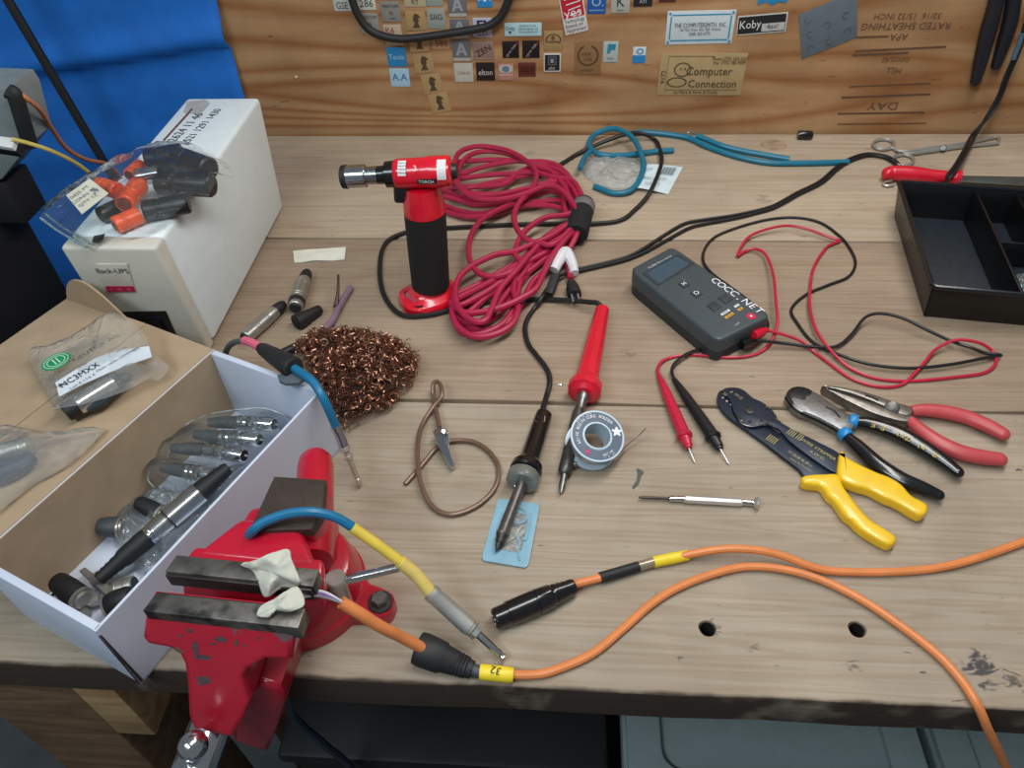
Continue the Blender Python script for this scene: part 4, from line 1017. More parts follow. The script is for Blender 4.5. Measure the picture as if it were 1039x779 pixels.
arc_text('1.5 oz', .0215, 285, 312, .0026, M_white_ink, -1)
a = math.radians(15); d = x1 * math.cos(a) + y1 * math.sin(a); cc = sp1 + axs * .0006 + d * .0185
spool.part('emblem', G().plate([cc + (x1 * math.cos(t) + y1 * math.sin(t)) * .0036 * (1 + .35 * math.sin(5 * t)) for t in [6.283 * i / 30 for i in range(30)]], .0003, up=axs), M_white_ink)
a = math.radians(238); d = x1 * math.cos(a) + y1 * math.sin(a); cc = sp1 + axs * .0006 + d * .0185
spool.part('emblem', G().plate([cc + x1 * sx * .0022 + y1 * sy * .0022 for sx, sy in ((-1, -1), (1, -1), (1, 1), (-1, 1))], .0003, up=axs), mat('magenta_mark', '#a0305c', .5), label='small magenta square mark')
spool.part('loose_end', G().tube([P(628, 461, .012), P(636, 452, .008), P(646, 444, .012), P(655.5, 434.5, .020)], .0006, n=6), M_chrome)

# ------------------------------------------------------------------ blue plastic card under the iron tip
M_card = mat('translucent_blue_plastic', '#8fb9cc', .25, alpha=.82)
cd = [P(505.5, 505, .0025), P(548, 511, .0025), P(535.5, 576, .0025), P(488, 568, .0025)]
def bil(q, s, t): return (q[0] * (1 - s) + q[1] * s) * (1 - t) + (q[3] * (1 - s) + q[2] * s) * t
def rrect(q, m, n=5, r=.12):
    out = []
    for (cx_, cy_, a0) in ((m + r, m + r, 180), (1 - m - r, m + r, 270), (1 - m - r, 1 - m - r, 0), (m + r, 1 - m - r, 90)):
        for k in range(n): a = math.radians(a0 + 90 * k / (n - 1)); out.append(bil(q, cx_ + r * math.cos(a), cy_ + r * math.sin(a)))
    return out
bc_ = Thing('blister_card', 'light blue moulded plastic card lying under the black soldering iron tip', 'plastic card', sum(cd, Vector()) / 4)
bc_.part('sheet', G().plate(rrect(cd, 0, r=.08), .0012, bevel=.0004, holes=[rrect(cd, .2, r=.10)]), M_card)
g = G(); g.plate([p + Vector((0, 0, .0004)) for p in rrect(cd, .19, r=.10)], .0008)
bc_.part('window', g, film('clear_window', haze=.12))
ridge = lambda pts, r=.0011: G().tube([bil(cd, s, t) + Vector((0, 0, .0006)) for s, t in pts], r, n=6, sub=2)
bc_.part('ridge', ridge([(.82, .2), (.84, .5), (.82, .62)], .0016), M_card)
bc_.part('ridge', ridge([(.20, .25), (.17, .42), (.20, .56)], .0014), M_card)
bc_.part('ridge', ridge([(.28, .16), (.42, .12), (.62, .13), (.76, .20), (.74, .32), (.60, .36), (.46, .36)], .0010), M_card)
bc_.part('ridge', ridge([(.62, .56), (.72, .64), (.74, .80), (.80, .92)], .0008), M_card)
bc_.part('ridge', ridge([(.25, .60), (.30, .72), (.24, .86)], .0009), M_card)

# ------------------------------------------------------------------ alligator clip lead
al = Thing('clip_lead', 'coiled brown wire lead with a silver alligator clip', 'lead', P(460, 470, 0))
al.part('wire', G().tube([P(411, 491, .0028), P(427, 473, .0028), P(445, 452.5, .0028), P(461.6, 447, .003), P(482, 449, .003), P(498.6, 461, .003), P(506, 477, .003), P(500.7, 497, .003), P(482, 514, .003), P(457.5, 522, .003), P(439, 514, .003), P(427, 490, .008), P(423.6, 458, .008), P(427, 434, .006), P(438.5, 414, .007), P(448, 402, .012), P(447, 391, .014), P(443, 387, .014), P(439.6, 391, .012), P(440, 404, .005), P(443.5, 421, .007), P(446, 434, .008)], .0023, n=8), mat('brown_wire', '#6d5546', .35, .25, vary=.15))
def clipplate(pts, z0, th): return G().plate([P(u, v, z) for (u, v, z) in pts], th, bevel=.0006)
al.part('jaw', clipplate([(439, 437, .013), (446, 433, .014), (452, 445, .014), (461, 472, .009), (457.5, 474, .008), (446, 455, .012)], 0, .004), M_chrome)
al.part('jaw', clipplate([(446, 434, .009), (454, 437, .011), (456, 452, .010), (461.5, 472, .006), (458, 474, .005), (450, 455, .008)], 0, .003), M_nickel)
al.part('lever', clipplate([(446, 433, .017), (454, 436, .018), (456, 448, .014), (452, 450, .013)], 0, .003), M_chrome)
al.part('pivot_screw', G().lathe(P(450, 438, .018), P(450, 437.3, .021), [(0, .0026), (.7, .0026), (1, .0018)], 12), M_chrome)

# ------------------------------------------------------------------ precision screwdriver
sd = Thing('precision_screwdriver', 'small silver precision screwdriver lying in front of the crimping tool', 'screwdriver', P(710, 508, 0))
sd.part('blade', G().lathe(P(648, 504.5, .0038), P(680, 505.6, .0038), [(0, .0008), (.15, .0014), (1, .0014)], 10), M_dsteel)
sd.part('ferrule', G().lathe(P(679, 505.5, .0038), P(694.5, 506.3, .0038), [(0, .0022), (.2, .0027), (1, .0028)], 16), M_chrome)
sd.part('grip', G().lathe(P(694, 506.2, .0038), P(753, 509.6, .0038), [(0, .0034), (.02, .0038), (.98, .0038), (1, .0034)], 8), mat('bright_alloy', '#d2d2d0', .3, .7), smooth=20)
sd.part('neck', G().lathe(P(753, 509.6, .0038), P(765, 510.4, .0038), [(0, .0026), (1, .0026)], 16), M_chrome)
sd.part('swivel_cap', G().lathe(P(764.5, 510.3, .0045), P(769.5, 510.7, .0045), [(0, .0030), (.4, .0050), (.8, .0058), (1, .0050)], 20), M_nickel)

# ------------------------------------------------------------------ torn scrap and bits
single('foil_scrap', 'small torn dark foil scrap lying left of the precision screwdriver', 'scrap', G().plate([P(646, 474.5, .002), P(653, 478, .003), (P(650.5, 483, .001)), P(648.5, 490, .0012), P(643, 495.5, .0015), P(641.5, 493.5, .001), P(646, 487, .001), P(647, 480, .001)], .0006), mat('grey_foil', '#5d625c', .4, .4), P(647, 485, 0))
single('wire_clipping', 'tiny bright wire clipping lying by the red soldering iron handle', 'wire', G().tube(PTS([(566, 390.5), (569, 390), (571, 390.3)], .0008), .0007, n=6), M_chrome, P(568, 390, 0))
single('wire_clipping', 'tiny bright wire clipping lying below the red pliers at right', 'wire', G().tube(PTS([(1031, 477), (1034, 476), (1037, 477)], .0008), .0007, n=6), M_chrome, P(1034, 477, 0))

# ------------------------------------------------------------------ multimeter
M_meter = mat('slate_grey_plastic', '#3c474c', .42, vary=.05, bump=.1)
MZ = .031
mq = [P(638.5, 273, MZ), P(682.5, 249, MZ), P(784, 319.5, MZ), P(728.5, 346.5, MZ)]
mm = Thing('multimeter', 'dark slate digital multimeter lying on the bench, hand-lettered in white', 'multimeter', sum(mq, Vector()) / 4 - Vector((0, 0, MZ)))
mo = rrect(mq, 0, n=6, r=.10)
mc = sum(mq, Vector()) / 4
mm.part('case_back', G().plate([mc + (p - mc) * .985 - Vector((0, 0, .017)) for p in mo], .0135, bevel=.001), mat('dark_slate_plastic', '#262c30', .5), smooth=40)
mm.part('case_front', G().plate(mo, .0175, bevel=.0035, seg=3), M_meter, smooth=40)
def MP(u, v, dz=0.0): return P(u, v, MZ + dz)
bez = [MP(651.5, 277.5), MP(688, 258), MP(704, 267), MP(667.5, 290)]
bcn = sum(bez, Vector()) / 4
mm.part('display_bezel', G().plate([p + Vector((0, 0, .0008)) for p in bez], .0010, holes=[[bcn + (p - bcn) * .86 + Vector((0, 0, .0008)) for p in bez]]), mat('bezel_slate', '#323c42', .35))
mm.part('display', G().plate([bcn + (p - bcn) * .86 + Vector((0, 0, .0003)) for p in bez], .0004), mat('lcd_blue_grey', '#34505f', .15, coat=.5))
wd = (mq[1] - mq[0]).normalized(); ld = (mq[3] - mq[0]).normalized()
mm.text('FLUKE 73', MP(664, 269.0), wd, -ld, .0045, mat('pale_print', '#c9d0d0', .5))
mm.text('MULTIMETER', MP(676, 262.6), wd, -ld, .0030, mat('pale_print', '#c9d0d0', .5))
mm.part('seam_line', G().plate([MP(668, 288.6, .0004), MP(703, 269, .0004), MP(703.6, 269.6, .0004), MP(668.6, 289.3, .0004)], .0004), M_meter)
def mbtn(u, v, s=.0100, name='button', m=None):
    c = MP(u, v); q = [c + wd * a * s / 2 + ld * b * s / 2 + Vector((0, 0, .0012)) for a, b in ((-1, -1), (1, -1), (1, 1), (-1, 1))]
    mm.part(name, G().plate(q, .0016, bevel=.0006), m or mat('button_slate', '#2f393e', .45)); return c + Vector((0, 0, .0012))
c = mbtn(694, 288.7); mm.text('H', c, wd, -ld, .0075, M_white_ink, 'marking'); 
c = mbtn(706.5, 298); mm.text('O', c, wd, -ld, .0085, M_white_ink, 'marking')
mm.text('.', MP(707, 292.5), wd, -ld, .005, M_white_ink, 'marking'); mm.text('.', MP(693.5, 283.5), wd, -ld, .005, M_white_ink, 'marking')
mbtn(724.5, 311, .0120, 'key'); mbtn(736, 303.2, .0120, 'key')
def mlab(u, v, w, h, col, nm, body=None):
    c = MP(u, v); q = [c + wd * a * w / 2 + ld * b * h / 2 + Vector((0, 0, .0004)) for a, b in ((-1, -1), (1, -1), (1, 1), (-1, 1))]
    mm.part('printed_block', G().plate(q, .0003), mat(nm, col, .5))
    if body: mm.text(body, c, wd, -ld, h * .8, M_ink, 'lettering', lift=.0006)
mlab(736, 317, .013, .0030, '#cfd4d4', 'print_white', 'RANGE'); mlab(747.5, 310.3, .007, .0030, '#cfd4d4', 'print_white', 'A')
mlab(740, 320.2, .0125, .0034, '#d29a35', 'print_gold', '300 mA'); mlab(751, 313.6, .0070, .0034, '#d29a35', 'print_gold', '10A')
c = MP(762, 321); mm.part('jack_ring', G().lathe(c, c + Vector((0, 0, .0006)), [(0, .0050), (1, .0048)], 20), mat('print_red', '#c01f4a', .5)); mm.part('jack_dot', G().lathe(c, c + Vector((0, 0, .0009)), [(0, .0013), (1, .0012)], 10), M_white_ink)
mm.text('COM', MP(748, 329), wd, -ld, .0030, mat('pale_print', '#c9d0d0', .5))
letters = 'COCC.NET'
for i, ch in enumerate(letters):
    t = i / 7; u = 725.5 + (770 - 725.5) * t; v = 285.2 + (315.5 - 285.2) * t
    mm.text(ch, MP(u, v), ld, wd, 0.0128 if ch != '.' else .016, M_white_ink, 'hand_lettering', lift=.0006, sx=1.05)
mm.part('probe_plug', G().lathe(P(764, 340.5, .016), P(778, 334.5, .014), [(0, .0055), (.6, .0055), (.7, .0044), (1, .0028)], 14), M_red, label='red probe plug')
mm.part('probe_plug', G().lathe(P(752, 349.5, .014), P(767, 345.5, .012), [(0, .0055), (.6, .0055), (.7, .0044), (1, .0028)], 14), M_blackgloss, label='black probe plug')

def probe(name, label, tail, fl, neck, tip, m, wire, zf=.0072):
    t = Thing(name, label, 'probe', P(fl[0], fl[1], 0))
    t.part('handle', G().lathe(P(*tail, .0045), P(*fl, .0075), [(0, .0024), (.1, .0032), (.35, .0048), (.75, .0058), (.96, .0060), (1, .0058)], 12), m, smooth=28)
    t.part('finger_guard', G().lathe(P(fl[0] - .3, fl[1] - 1, .0078), P(fl[0] + 1.0, fl[1] + 3, .0078), [(0, .0066), (.3, .0076), (.7, .0076), (1, .0062)], 18), m)
    t.part('nose', G().lathe(P(fl[0] + .6, fl[1] + 2, .0072), P(*neck, .0060), [(0, .0056), (.8, .0045), (.85, .0036), (1, .0032)], 16), m)
    t.part('needle', G().lathe(P(*neck, .0060), P(*tip, .0012), [(0, .0009), (.8, .0009), (1, .0002)], 8), M_nickel)
    t.part('wire', G().tube(wire, .0017, n=8), m)
    return t
M_pred = mat('probe_red', '#b81f3c', .35)
rw = [P(668.5, 381.5, .0045), P(667.4, 373.4, .004), P(672.6, 366, .003), P(685, 361.5, .002)] + PTS([(703.4, 360), (732, 362.4), (757, 361.6), (773, 356)], .0022) + [P(784, 343.6, .006), P(789, 326, .012), P(787.5, 308, .016), P(784.6, 279, .014), P(777.4, 259, .008), P(767, 252.6, .0055), P(756, 254.6, .004), P(748.4, 259.2, .004), P(757, 243, .006), P(771.7, 234.5, .008), P(797.6, 228.9, .010), P(820.6, 233, .009), P(837, 239, .006), P(849, 243, .005), P(852.5, 244, .004), P(846, 247, .003), P(838, 251.7, .003), P(826, 270.4, .004), P(822, 293.5, .005), P(822, 313.6, .007), P(829, 336.6, .007), P(846.5, 359.6, .005), P(863.7, 374, .003)]
rw += PTS([(889.6, 384), (924, 386.5), (970, 382.5), (999, 378)], .002) + [P(1010.5, 368, .003), P(1007.6, 356.8, .006), P(993, 347.5, .012), P(970, 345, .012), P(950, 354, .008), P(938.6, 366.8, .006), P(927, 379.8, .0048), P(912.7, 391, .002)] + PTS([(889.6, 392), (863.7, 384), (840.7, 368), (826, 357)], .002) + [P(813, 346, .006), P(794, 339, .010), P(778, 335, .013)]
probe('test_probe', 'red test probe with its long looping red wire running to the multimeter', (668.5, 380.6), (694, 441), (699, 454.6), (705.5, 470), M_pred, rw)
bw = [P(684, 385.5, .0045), P(681.8, 375.5, .006), P(686, 367, .007), P(699, 358, .007), P(722, 351, .004), P(748.6, 344.5, .003), P(769, 338.2, .003), P(779, 331, .003), P(774, 318, .003), P(757, 303, .003), P(738, 289, .003), P(722, 277, .003), P(714, 266, .003), P(714.5, 254, .0025)]
bw += PTS([(724.6, 241), (747.7, 231), (779.5, 222.6), (808, 220.6), (831.5, 225.5), (849, 237), (860, 248.6), (868, 266), (861, 280.5), (840.7, 289), (817.7, 299), (803, 313.6), (809, 328), (826, 348)], .002) + PTS([(855, 361), (884, 369.7), (924, 373.5), (964.5, 369.7), (1000, 363)], .006) + [P(1014.8, 360.8, .005), P(1012, 359.6, .007), P(999, 358, .006), P(985, 352.5, .008), P(967, 346.7, .007), P(941.4, 335, .010), P(918.4, 323.7, .013), P(895, 318, .014), P(878, 322, .012), P(863.7, 339.5, .007), P(849, 351, .005), P(829, 352, .0055), P(797.6, 348.5, .007), P(780, 346.4, .010), P(767, 345.5, .012)]
probe('test_probe', 'black test probe lying right of the red one, its black wire looping far right', (684, 384.7), (723, 442), (731, 455.6), (740.4, 471.8), M_black, bw)

# ------------------------------------------------------------------ crimping tool with yellow grips
M_tool = mat('blued_tool_steel', '#1f2a3a', .38, .35, vary=.12)
M_gold = mat('faded_gold_print', '#a49a62', .6)
ct = Thing('wire_stripper', 'flat blue-black wire stripper with yellow grips', 'wire stripper', P(800, 460, 0))
lowo = catmull(PTS([(727.7, 402.6), (729.5, 397), (735, 395.2), (741, 399), (748, 408), (760, 421), (775, 425), (786, 431), (798, 443), (822, 461), (843, 478), (850.5, 484), (834, 485), (818, 484.5), (811, 476), (792, 461.5), (775, 448.3), (752, 432), (738, 421.5), (729.5, 411)], .0055), 2, True)
ct.part('lower_blade', G().plate(lowo, .0035, bevel=.0006), M_tool)
uppo = catmull(PTS([(733, 396.5), (736, 393.6), (742.4, 392.8), (749, 393.3), (755.5, 396), (761, 401), (765, 404), (772, 407), (778, 411), (786.5, 419), (793, 428.7), (814, 440), (836, 451), (854, 461.5), (853, 472), (850, 480), (835, 472), (815, 458), (800, 446), (789, 434), (778, 431), (768, 432.5), (757, 431), (749, 424), (744, 416), (742, 408), (738, 402)], .0085), 2, True)
ct.part('upper_blade', G().plate(uppo, .0030, bevel=.0006), M_tool)
c = P(761, 416, .0088); ct.part('pivot', G().lathe(c - Vector((0, 0, .001)), c + Vector((0, 0, .0008)), [(0, .0048), (.8, .0048), (1, .0042)], 22), M_dsteel)
ct.part('pivot_slot', G().lathe(c, c + Vector((0, 0, .0010)), [(0, .0022), (1, .0020)], 16), M_blackrub)
for u, v, r in ((733.5, 403.5, .0011), (737.5, 407, .0012), (742, 410.5, .0013)):
    c = P(u, v, .0057); ct.part('crimp_hole', G().lathe(c - Vector((0, 0, .0005)), c + Vector((0, 0, .0003)), [(0, r), (1, r)], 12), mat('pinkish_metal', '#b79aa8', .4, .3))
for u, v in ((750, 423.5), (773, 426), (761, 427.5), (779, 413.5)):
    c = P(u, v, .0088); ct.part('stud', G().lathe(c - Vector((0, 0, .0004)), c + Vector((0, 0, .0004)), [(0, .0016), (1, .0015)], 12), M_blackrub)
ct.part('cutting_edge', G().tube(PTS([(748, 421), (752, 429), (762, 432.5), (772, 431), (780, 428)], .0089), .0006, n=6), M_steel)
ct.part('strip_notch', G().tube(PTS([(777, 429.5), (783, 432), (788, 437), (792, 439.5)], .0090), .0009, n=6), M_blackrub)
tdir = (P(843, 457, .009) - P(795, 428, .009)).normalized(); tup = Vector((-tdir.y, tdir.x, 0))
ct.text('WIRE STRIPPER', P(830, 456, .0088), tdir, tup, .0052, M_gold); ct.text('A.W.G.', P(829, 462, .0088), tdir, tup, .0048, M_gold)
ct.text('22 20 18 16 14', P(814, 467.5, .0058), tdir, tup, .0030, M_gold); ct.text('10 12 14 16 18', P(810, 464.0, .0088), tdir, tup, .0034, M_gold)
ct.text('MADE IN TAIWAN', P(812, 471.5, .0058), tdir, tup, .0026, M_gold)
for (u, v, n_) in ((801, 437, 4), (810, 442, 3), (780, 443, 5)):
    for i in range(n_):
        z = .0088 if u > 790 else .0058
        ct.text('|', P(u + i * 1.9, v + i * 1.2, z), tdir, tup, .0095, M_gold, 'scale_mark')
for (u, v, b) in ((742, 398, '8'), (747, 400.5, '10'), (751, 403.5, '12'), (779, 413, '14'), (787, 420, '16'), (789, 425, '18'), (768, 430.5, '6'), (752, 427, '4'), (735.5, 400, '22')):
    ct.text(b, P(u, v, .0088), tdir, tup, .0045, M_gold, 'size_number')
h1 = catmull(PTS([(814, 482.6), (822, 480.3), (837, 479.6), (849, 479.6), (854, 486), (857.5, 494), (869.7, 510.3), (882.7, 525), (896, 533.5), (908.8, 542), (909.8, 548), (904, 551.7), (892.5, 547), (873, 534.8), (864, 526), (857, 521), (847, 507), (840, 501), (834, 492), (826, 490.5), (816, 488.5)], .0125), 3, True)
h2 = catmull(PTS([(852.7, 457.0), (856, 459), (863, 464.6), (872, 469.5), (882.7, 474.5), (893, 479), (902.3, 482.5), (915.3, 490.2), (925, 501), (933, 505.5), (941.0, 510.3), (942.2, 516), (938.5, 521), (931, 520.5), (912, 509.3), (897, 503), (882.7, 495.6), (868, 491.5), (853.3, 484.2), (850, 478), (851, 466)], .0140), 3, True)
ct.part('grip', G().plate(h1, .0125, bevel=.0042, seg=4, both=True), M_yellow, smooth=50)
ct.part('grip', G().plate(h2, .0125, bevel=.0042, seg=4, both=True), M_yellow, smooth=50)

# ------------------------------------------------------------------ diagonal cutters
dc = Thing('diagonal_cutter', 'diagonal cutters with black grips and blue bands, lying between stripper and red pliers', 'pliers', P(870, 440, 0))
hd1 = catmull(PTS([(798, 401.5), (798.5, 397), (803, 393), (809, 391.6), (814, 392), (823, 395.5), (830.5, 399.4), (846.8, 410.8), (860, 419), (869, 424), (866, 433), (858, 441), (853.3, 436), (842, 430), (830.5, 424), (822, 419.5), (812, 417), (804.4, 411.5)], .0115), 2, True)
dc.part('head', G().plate(hd1, .0095, bevel=.0014), mat('ground_steel', '#86888a', .38, .9, vary=.2, scale=250))
cj = catmull(PTS([(798.3, 401), (799.5, 396.6), (803.5, 393.2), (809, 391.8), (816, 392.6), (824, 396.2), (822, 400.5), (817.5, 401.2), (818, 404), (813, 404.6), (806, 402.6), (801.5, 404)], .0121), 2, True)
dc.part('cutting_jaw', G().plate(cj, .002, bevel=.0005), mat('blackened_steel', '#26272a', .4, .6))
sj = PTS([(798.2, 402.5, .0105), (806, 413), (816, 419.3), (830, 425.3), (843, 432), (853, 438.5)], .009)
dc.part('jaw_edge', G().tube(sj, .0026, n=8), mat('blackened_steel', '#26272a', .4, .6))
dc.part('joint_slot', G().tube(PTS([(838, 412.5), (846, 416.5), (852, 423)], .0118), .0008, n=6), M_blackrub)
ga = PTS([(864, 428, .009), (882, 430), (908.8, 438.8), (935, 453), (955, 466), (972, 479)], .0085)
gb = PTS([(857, 441, .009), (870, 452.5), (890, 471), (913, 486), (935, 495), (952, 502)], .0080)
dc.part('grip', G().tube(ga, [.0048, .0066, .0078, .0082, .0076, .0066, .0052], n=14, flat=.85).ball(ga[-1], .0052, sq=(1, 1, .85)), M_blackgloss)
dc.part('grip', G().tube(gb, [.0046, .0064, .0076, .0080, .0076, .0066, .0052], n=14, flat=.85).ball(gb[-1], .0052, sq=(1, 1, .85)), M_blackgloss)
dc.part('blue_band', G().lathe(P(861, 426.5, .009), P(869.5, 428.2, .009), [(0, .0056), (.2, .0066), (.8, .0068), (1, .006)], 16), mat('bright_blue_band', '#1d84c4', .4))
dc.part('blue_band', G().lathe(P(854.5, 437.5, .009), P(860, 443.5, .009), [(0, .0056), (.2, .0066), (.8, .0068), (1, .006)], 16), mat('bright_blue_band', '#1d84c4', .4))
M_goldpen = mat('gold_paint_pen', '#b8a048', .5, .2)
for ch, u, v in (('E', 886, 431.5), ('E', 895.5, 434.5), ('N', 914, 441.5), ('Z', 921, 445), ('N', 935, 453.5), ('B', 948, 461.5)):
    dc.text(ch, P(u, v, .0154), Vector((-1, .55, 0)), Vector((-.55, -1, 0)), .0085, M_goldpen, 'hand_lettering', lift=.0006)

# ------------------------------------------------------------------ needle-nose pliers
nn_ = Thing('needle_nose_pliers', 'needle-nose pliers with faded red grips, rightmost of the hand tools', 'pliers', P(920, 420, 0))
M_njaw = mat('grey_tool_steel', '#8a857e', .4, .85, vary=.2, scale=180)
j1 = catmull(PTS([(834.2, 390.8), (850, 391.6), (869.7, 395.2), (884, 399), (897, 403.5), (912, 408.5), (925, 412.5), (926, 419), (918, 421), (905, 415), (892, 409), (876, 402.5), (858, 396.6), (842, 392.8)], .0125), 2, True)
j2 = catmull(PTS([(835, 392.2), (850, 396.5), (866, 402), (882, 407.5), (898, 413.5), (910, 418.5), (925, 419.5), (925, 427), (915, 426.6), (908.8, 425.4), (895, 421.5), (882.7, 417), (869, 410.5), (856, 404.0), (845, 397.5)], .0112), 2, True)
nn_.part('jaw', G().plate(j1, .0090, bevel=.0016), M_njaw); nn_.part('jaw', G().plate(j2, .0100, bevel=.0016), M_njaw)
nn_.part('joint', G().lathe(P(905, 414, .0115), P(905, 414, .0138), [(0, .0068), (.8, .0066), (1, .0055)], 20), mat('joint_steel', '#6e6a66', .45, .8, vary=.3, scale=300))
nn_.part('jaw_groove', G().tube(PTS([(878, 400.5), (886, 403), (891, 406)], .0130), .0010, n=6), M_blackrub)
na = PTS([(924, 417), (936, 416), (955, 417.5), (980, 423), (1002, 432), (1017, 440)], .0085)
nb = PTS([(923, 426), (934, 436), (953, 449), (975, 459), (995, 463.5), (1014, 466)], .0080)
M_coral = mat('coral_grip', '#b8484c', .4, vary=.08)
nn_.part('grip', G().tube(na, [.0052, .0064, .0070, .0074, .0074, .0072, .0066], n=14, flat=.85).ball(na[-1], .0066, sq=(1, 1, .85)), M_coral); nn_.part('grip', G().tube(nb, [.0052, .0064, .0072, .0076, .0076, .0072, .0066], n=14, flat=.85).ball(nb[-1], .0066, sq=(1, 1, .85)), M_coral)

# ------------------------------------------------------------------ teal cables at the back
tc_ = Thing('teal_cable', 'teal cable offcut bent into a loop over the clear bag', 'cable', P(625, 170, 0))
tc_.part('jacket', G().tube([P(683.5, 152.4, .0045), P(668, 153.4, .0045), P(655, 154.8, .0045), P(636, 157.3, .0060), P(617.8, 157.6, .009), P(606, 155.5, .010), P(598.5, 150, .010), P(598, 143.5, .011), P(606, 135, .013), P(623.5, 130.5, .018), P(641, 139, .017), P(650.5, 156, .013), P(652.6, 172, .011), P(642.5, 191, .0075), P(624, 196, .005), P(603, 189, .0045)], .0040, n=10), M_teal)
single('teal_cable', 'short bent teal cable stub at the left rim of the clear bag', 'cable', G().tube([P(588.5, 171.5, .014), P(590, 166, .015), P(593, 160, .015), P(598, 154.3, .014)], .0036, n=10), M_teal, P(592, 165, 0))
t = Thing('teal_cable', 'longest teal cable, lying along the back of the bench', 'cable', P(745, 155, 0))
t.part('jacket', G().tube([P(640, 135.5, .0045), P(649.5, 134.4, .0048), P(661, 134.6, .0045)] + PTS([(675.5, 136), (698.6, 140), (716, 148), (745, 158), (779.5, 165), (820, 165.5), (861, 164.3)], .0042), .0040, n=10), M_teal)
t = Thing('teal_cable', 'shorter teal cable with bare silver wire ends, beside the longest one', 'cable', P(755, 148, 0))
t.part('jacket', G().tube([P(707, 137.5, .0095), P(718, 142, .0080), P(733, 148, .0065), P(752, 152.8, .0048), P(773.7, 156.8, .0044), P(801, 161.4, .0042)], .0040, n=10), M_teal)
t.part('bare_wire', G().tube([P(708, 138, .0095), P(703, 135, .0100), P(697, 133.8, .0105)], .0014, n=6).tube([P(708, 138, .0090), P(702, 137.5, .0085), P(695, 136.0, .0080)], .0012, n=6), M_chrome)
fe = Thing('ferrule', 'small black ferrule lying at the foot of the plywood', 'ferrule', P(818, 137, 0))
fe.part('body', G().lathe(P(809.5, 136.8, .0062), P(824, 137.2, .0062), [(0, .0058), (.1, .0064), (.9, .0064), (1, .0056)], 18), M_blackgloss)
fe.part('bore', G().lathe(P(824, 137.2, .0062), P(824.4, 137.2, .0062), [(0, .0040), (1, .0040)], 14), mat('hole_black', '#050506', .9))

# clear bag with barcode label
F_bag = film('clear_bag_film', haze=.28, gloss=.28)
bg_ = Thing('plastic_bag', 'small crumpled clear plastic bag with a white barcode label, under the teal loop', 'bag', P(640, 180, 0))
bo1 = PTS([(590, 170), (596, 161), (612, 158.5), (632, 160), (650, 164), (672, 169), (668, 182), (655, 189), (640, 190), (622, 191), (604, 186), (594, 179)], .0008)
bg_.part('film', dome(bo1, 0, .008, 5, .004, 4), F_bag, smooth=25)
lb = [P(657, 166.5, .009), P(693, 169, .003), P(678, 196.5, .002), P(644, 190, .007)]
bg_.part('label', G().plate([bil(lb, s / 4, 0) + Vector((0, 0, .001 * math.sin(s))) for s in range(5)] + [bil(lb, 1 - s / 4, 1) + Vector((0, 0, .001 * math.sin(4 - s))) for s in range(5)], .0006), mat('pale_blue_label', '#c9dadf', .6))
M_grey_ink = mat('grey_print', '#6d787e', .6)
for i in range(14): bg_.part('bar', G().plate([bil(lb, .52 + i * .030, .12) + Vector((0, 0, .0030)), bil(lb, .52 + i * .030 + .012 + .008 * (i % 3 == 0), .12) + Vector((0, 0, .0030)), bil(lb, .52 + i * .030 + .012 + .008 * (i % 3 == 0), .40) + Vector((0, 0, .0032)), bil(lb, .52 + i * .030, .40) + Vector((0, 0, .0032))], .0004), M_grey_ink) if i < 12 else None
for i, s_ in enumerate(('0401-2247', 'QTY 1')): bg_.text(s_, bil(lb, .45, .62 + .2 * i) + Vector((0, 0, .0036)), lb[1] - lb[0], lb[0] - lb[3], .0075, M_grey_ink, 'print')

# ------------------------------------------------------------------ forceps
fc = Thing('forceps', 'steel locking forceps with two finger rings, lying behind the red-handled tool', 'forceps', P(940, 152, 0))
def ringt(cu, cv, ru, rv, z, r):
    return G().tube([P(cu + ru * math.cos(a), cv + rv * math.sin(a), z) for a in [6.283 * i / 20 for i in range(20)]], r, n=8, closed=True, sub=2)
fc.part('finger_ring', ringt(896.5, 146.2, 10.5, 5.2, .004, .0021), M_nickel); fc.part('finger_ring', ringt(916.5, 162.5, 10.5, 5.6, .0035, .0021), M_nickel)
fc.part('arm', G().tube([P(905, 149.3, .004), P(911, 152.5, .004), P(922, 153.5, .0045), P(945, 150.5, .0048), P(976, 146, .0045), P(1000, 141, .0042), P(1013, 138.5, .004)], [.0022, .0022, .0025, .0030, .0027, .0022, .0018], n=8), M_nickel)
fc.part('arm', G().tube([P(910, 158, .0035), P(917, 156, .0035), P(928, 155.5, .004), P(950, 152, .0042), P(976, 148.6, .0040), P(1000, 146.4, .0038), P(1013, 145.2, .004)], [.0022, .0022, .0025, .0030, .0027, .0022, .0018], n=8), M_nickel)
fc.part('bent_end', G().tube([P(1012.5, 138.6, .0045), P(1014, 141.5, .0045), P(1012.5, 145.2, .0045)], .0020, n=8), M_nickel)
fc.part('box_joint', G().lathe(P(957, 150, .0035), P(957, 150, .0085), [(0, .0045), (.8, .0045), (1, .0036)], 14), M_steel)
fc.part('ratchet', G().box((0, 0, 0), (.010, .0030, .0030), Matrix.Translation(P(912, 155, .0055)) @ Matrix.Rotation(-.6, 4, 'Z'), .0006), M_steel)

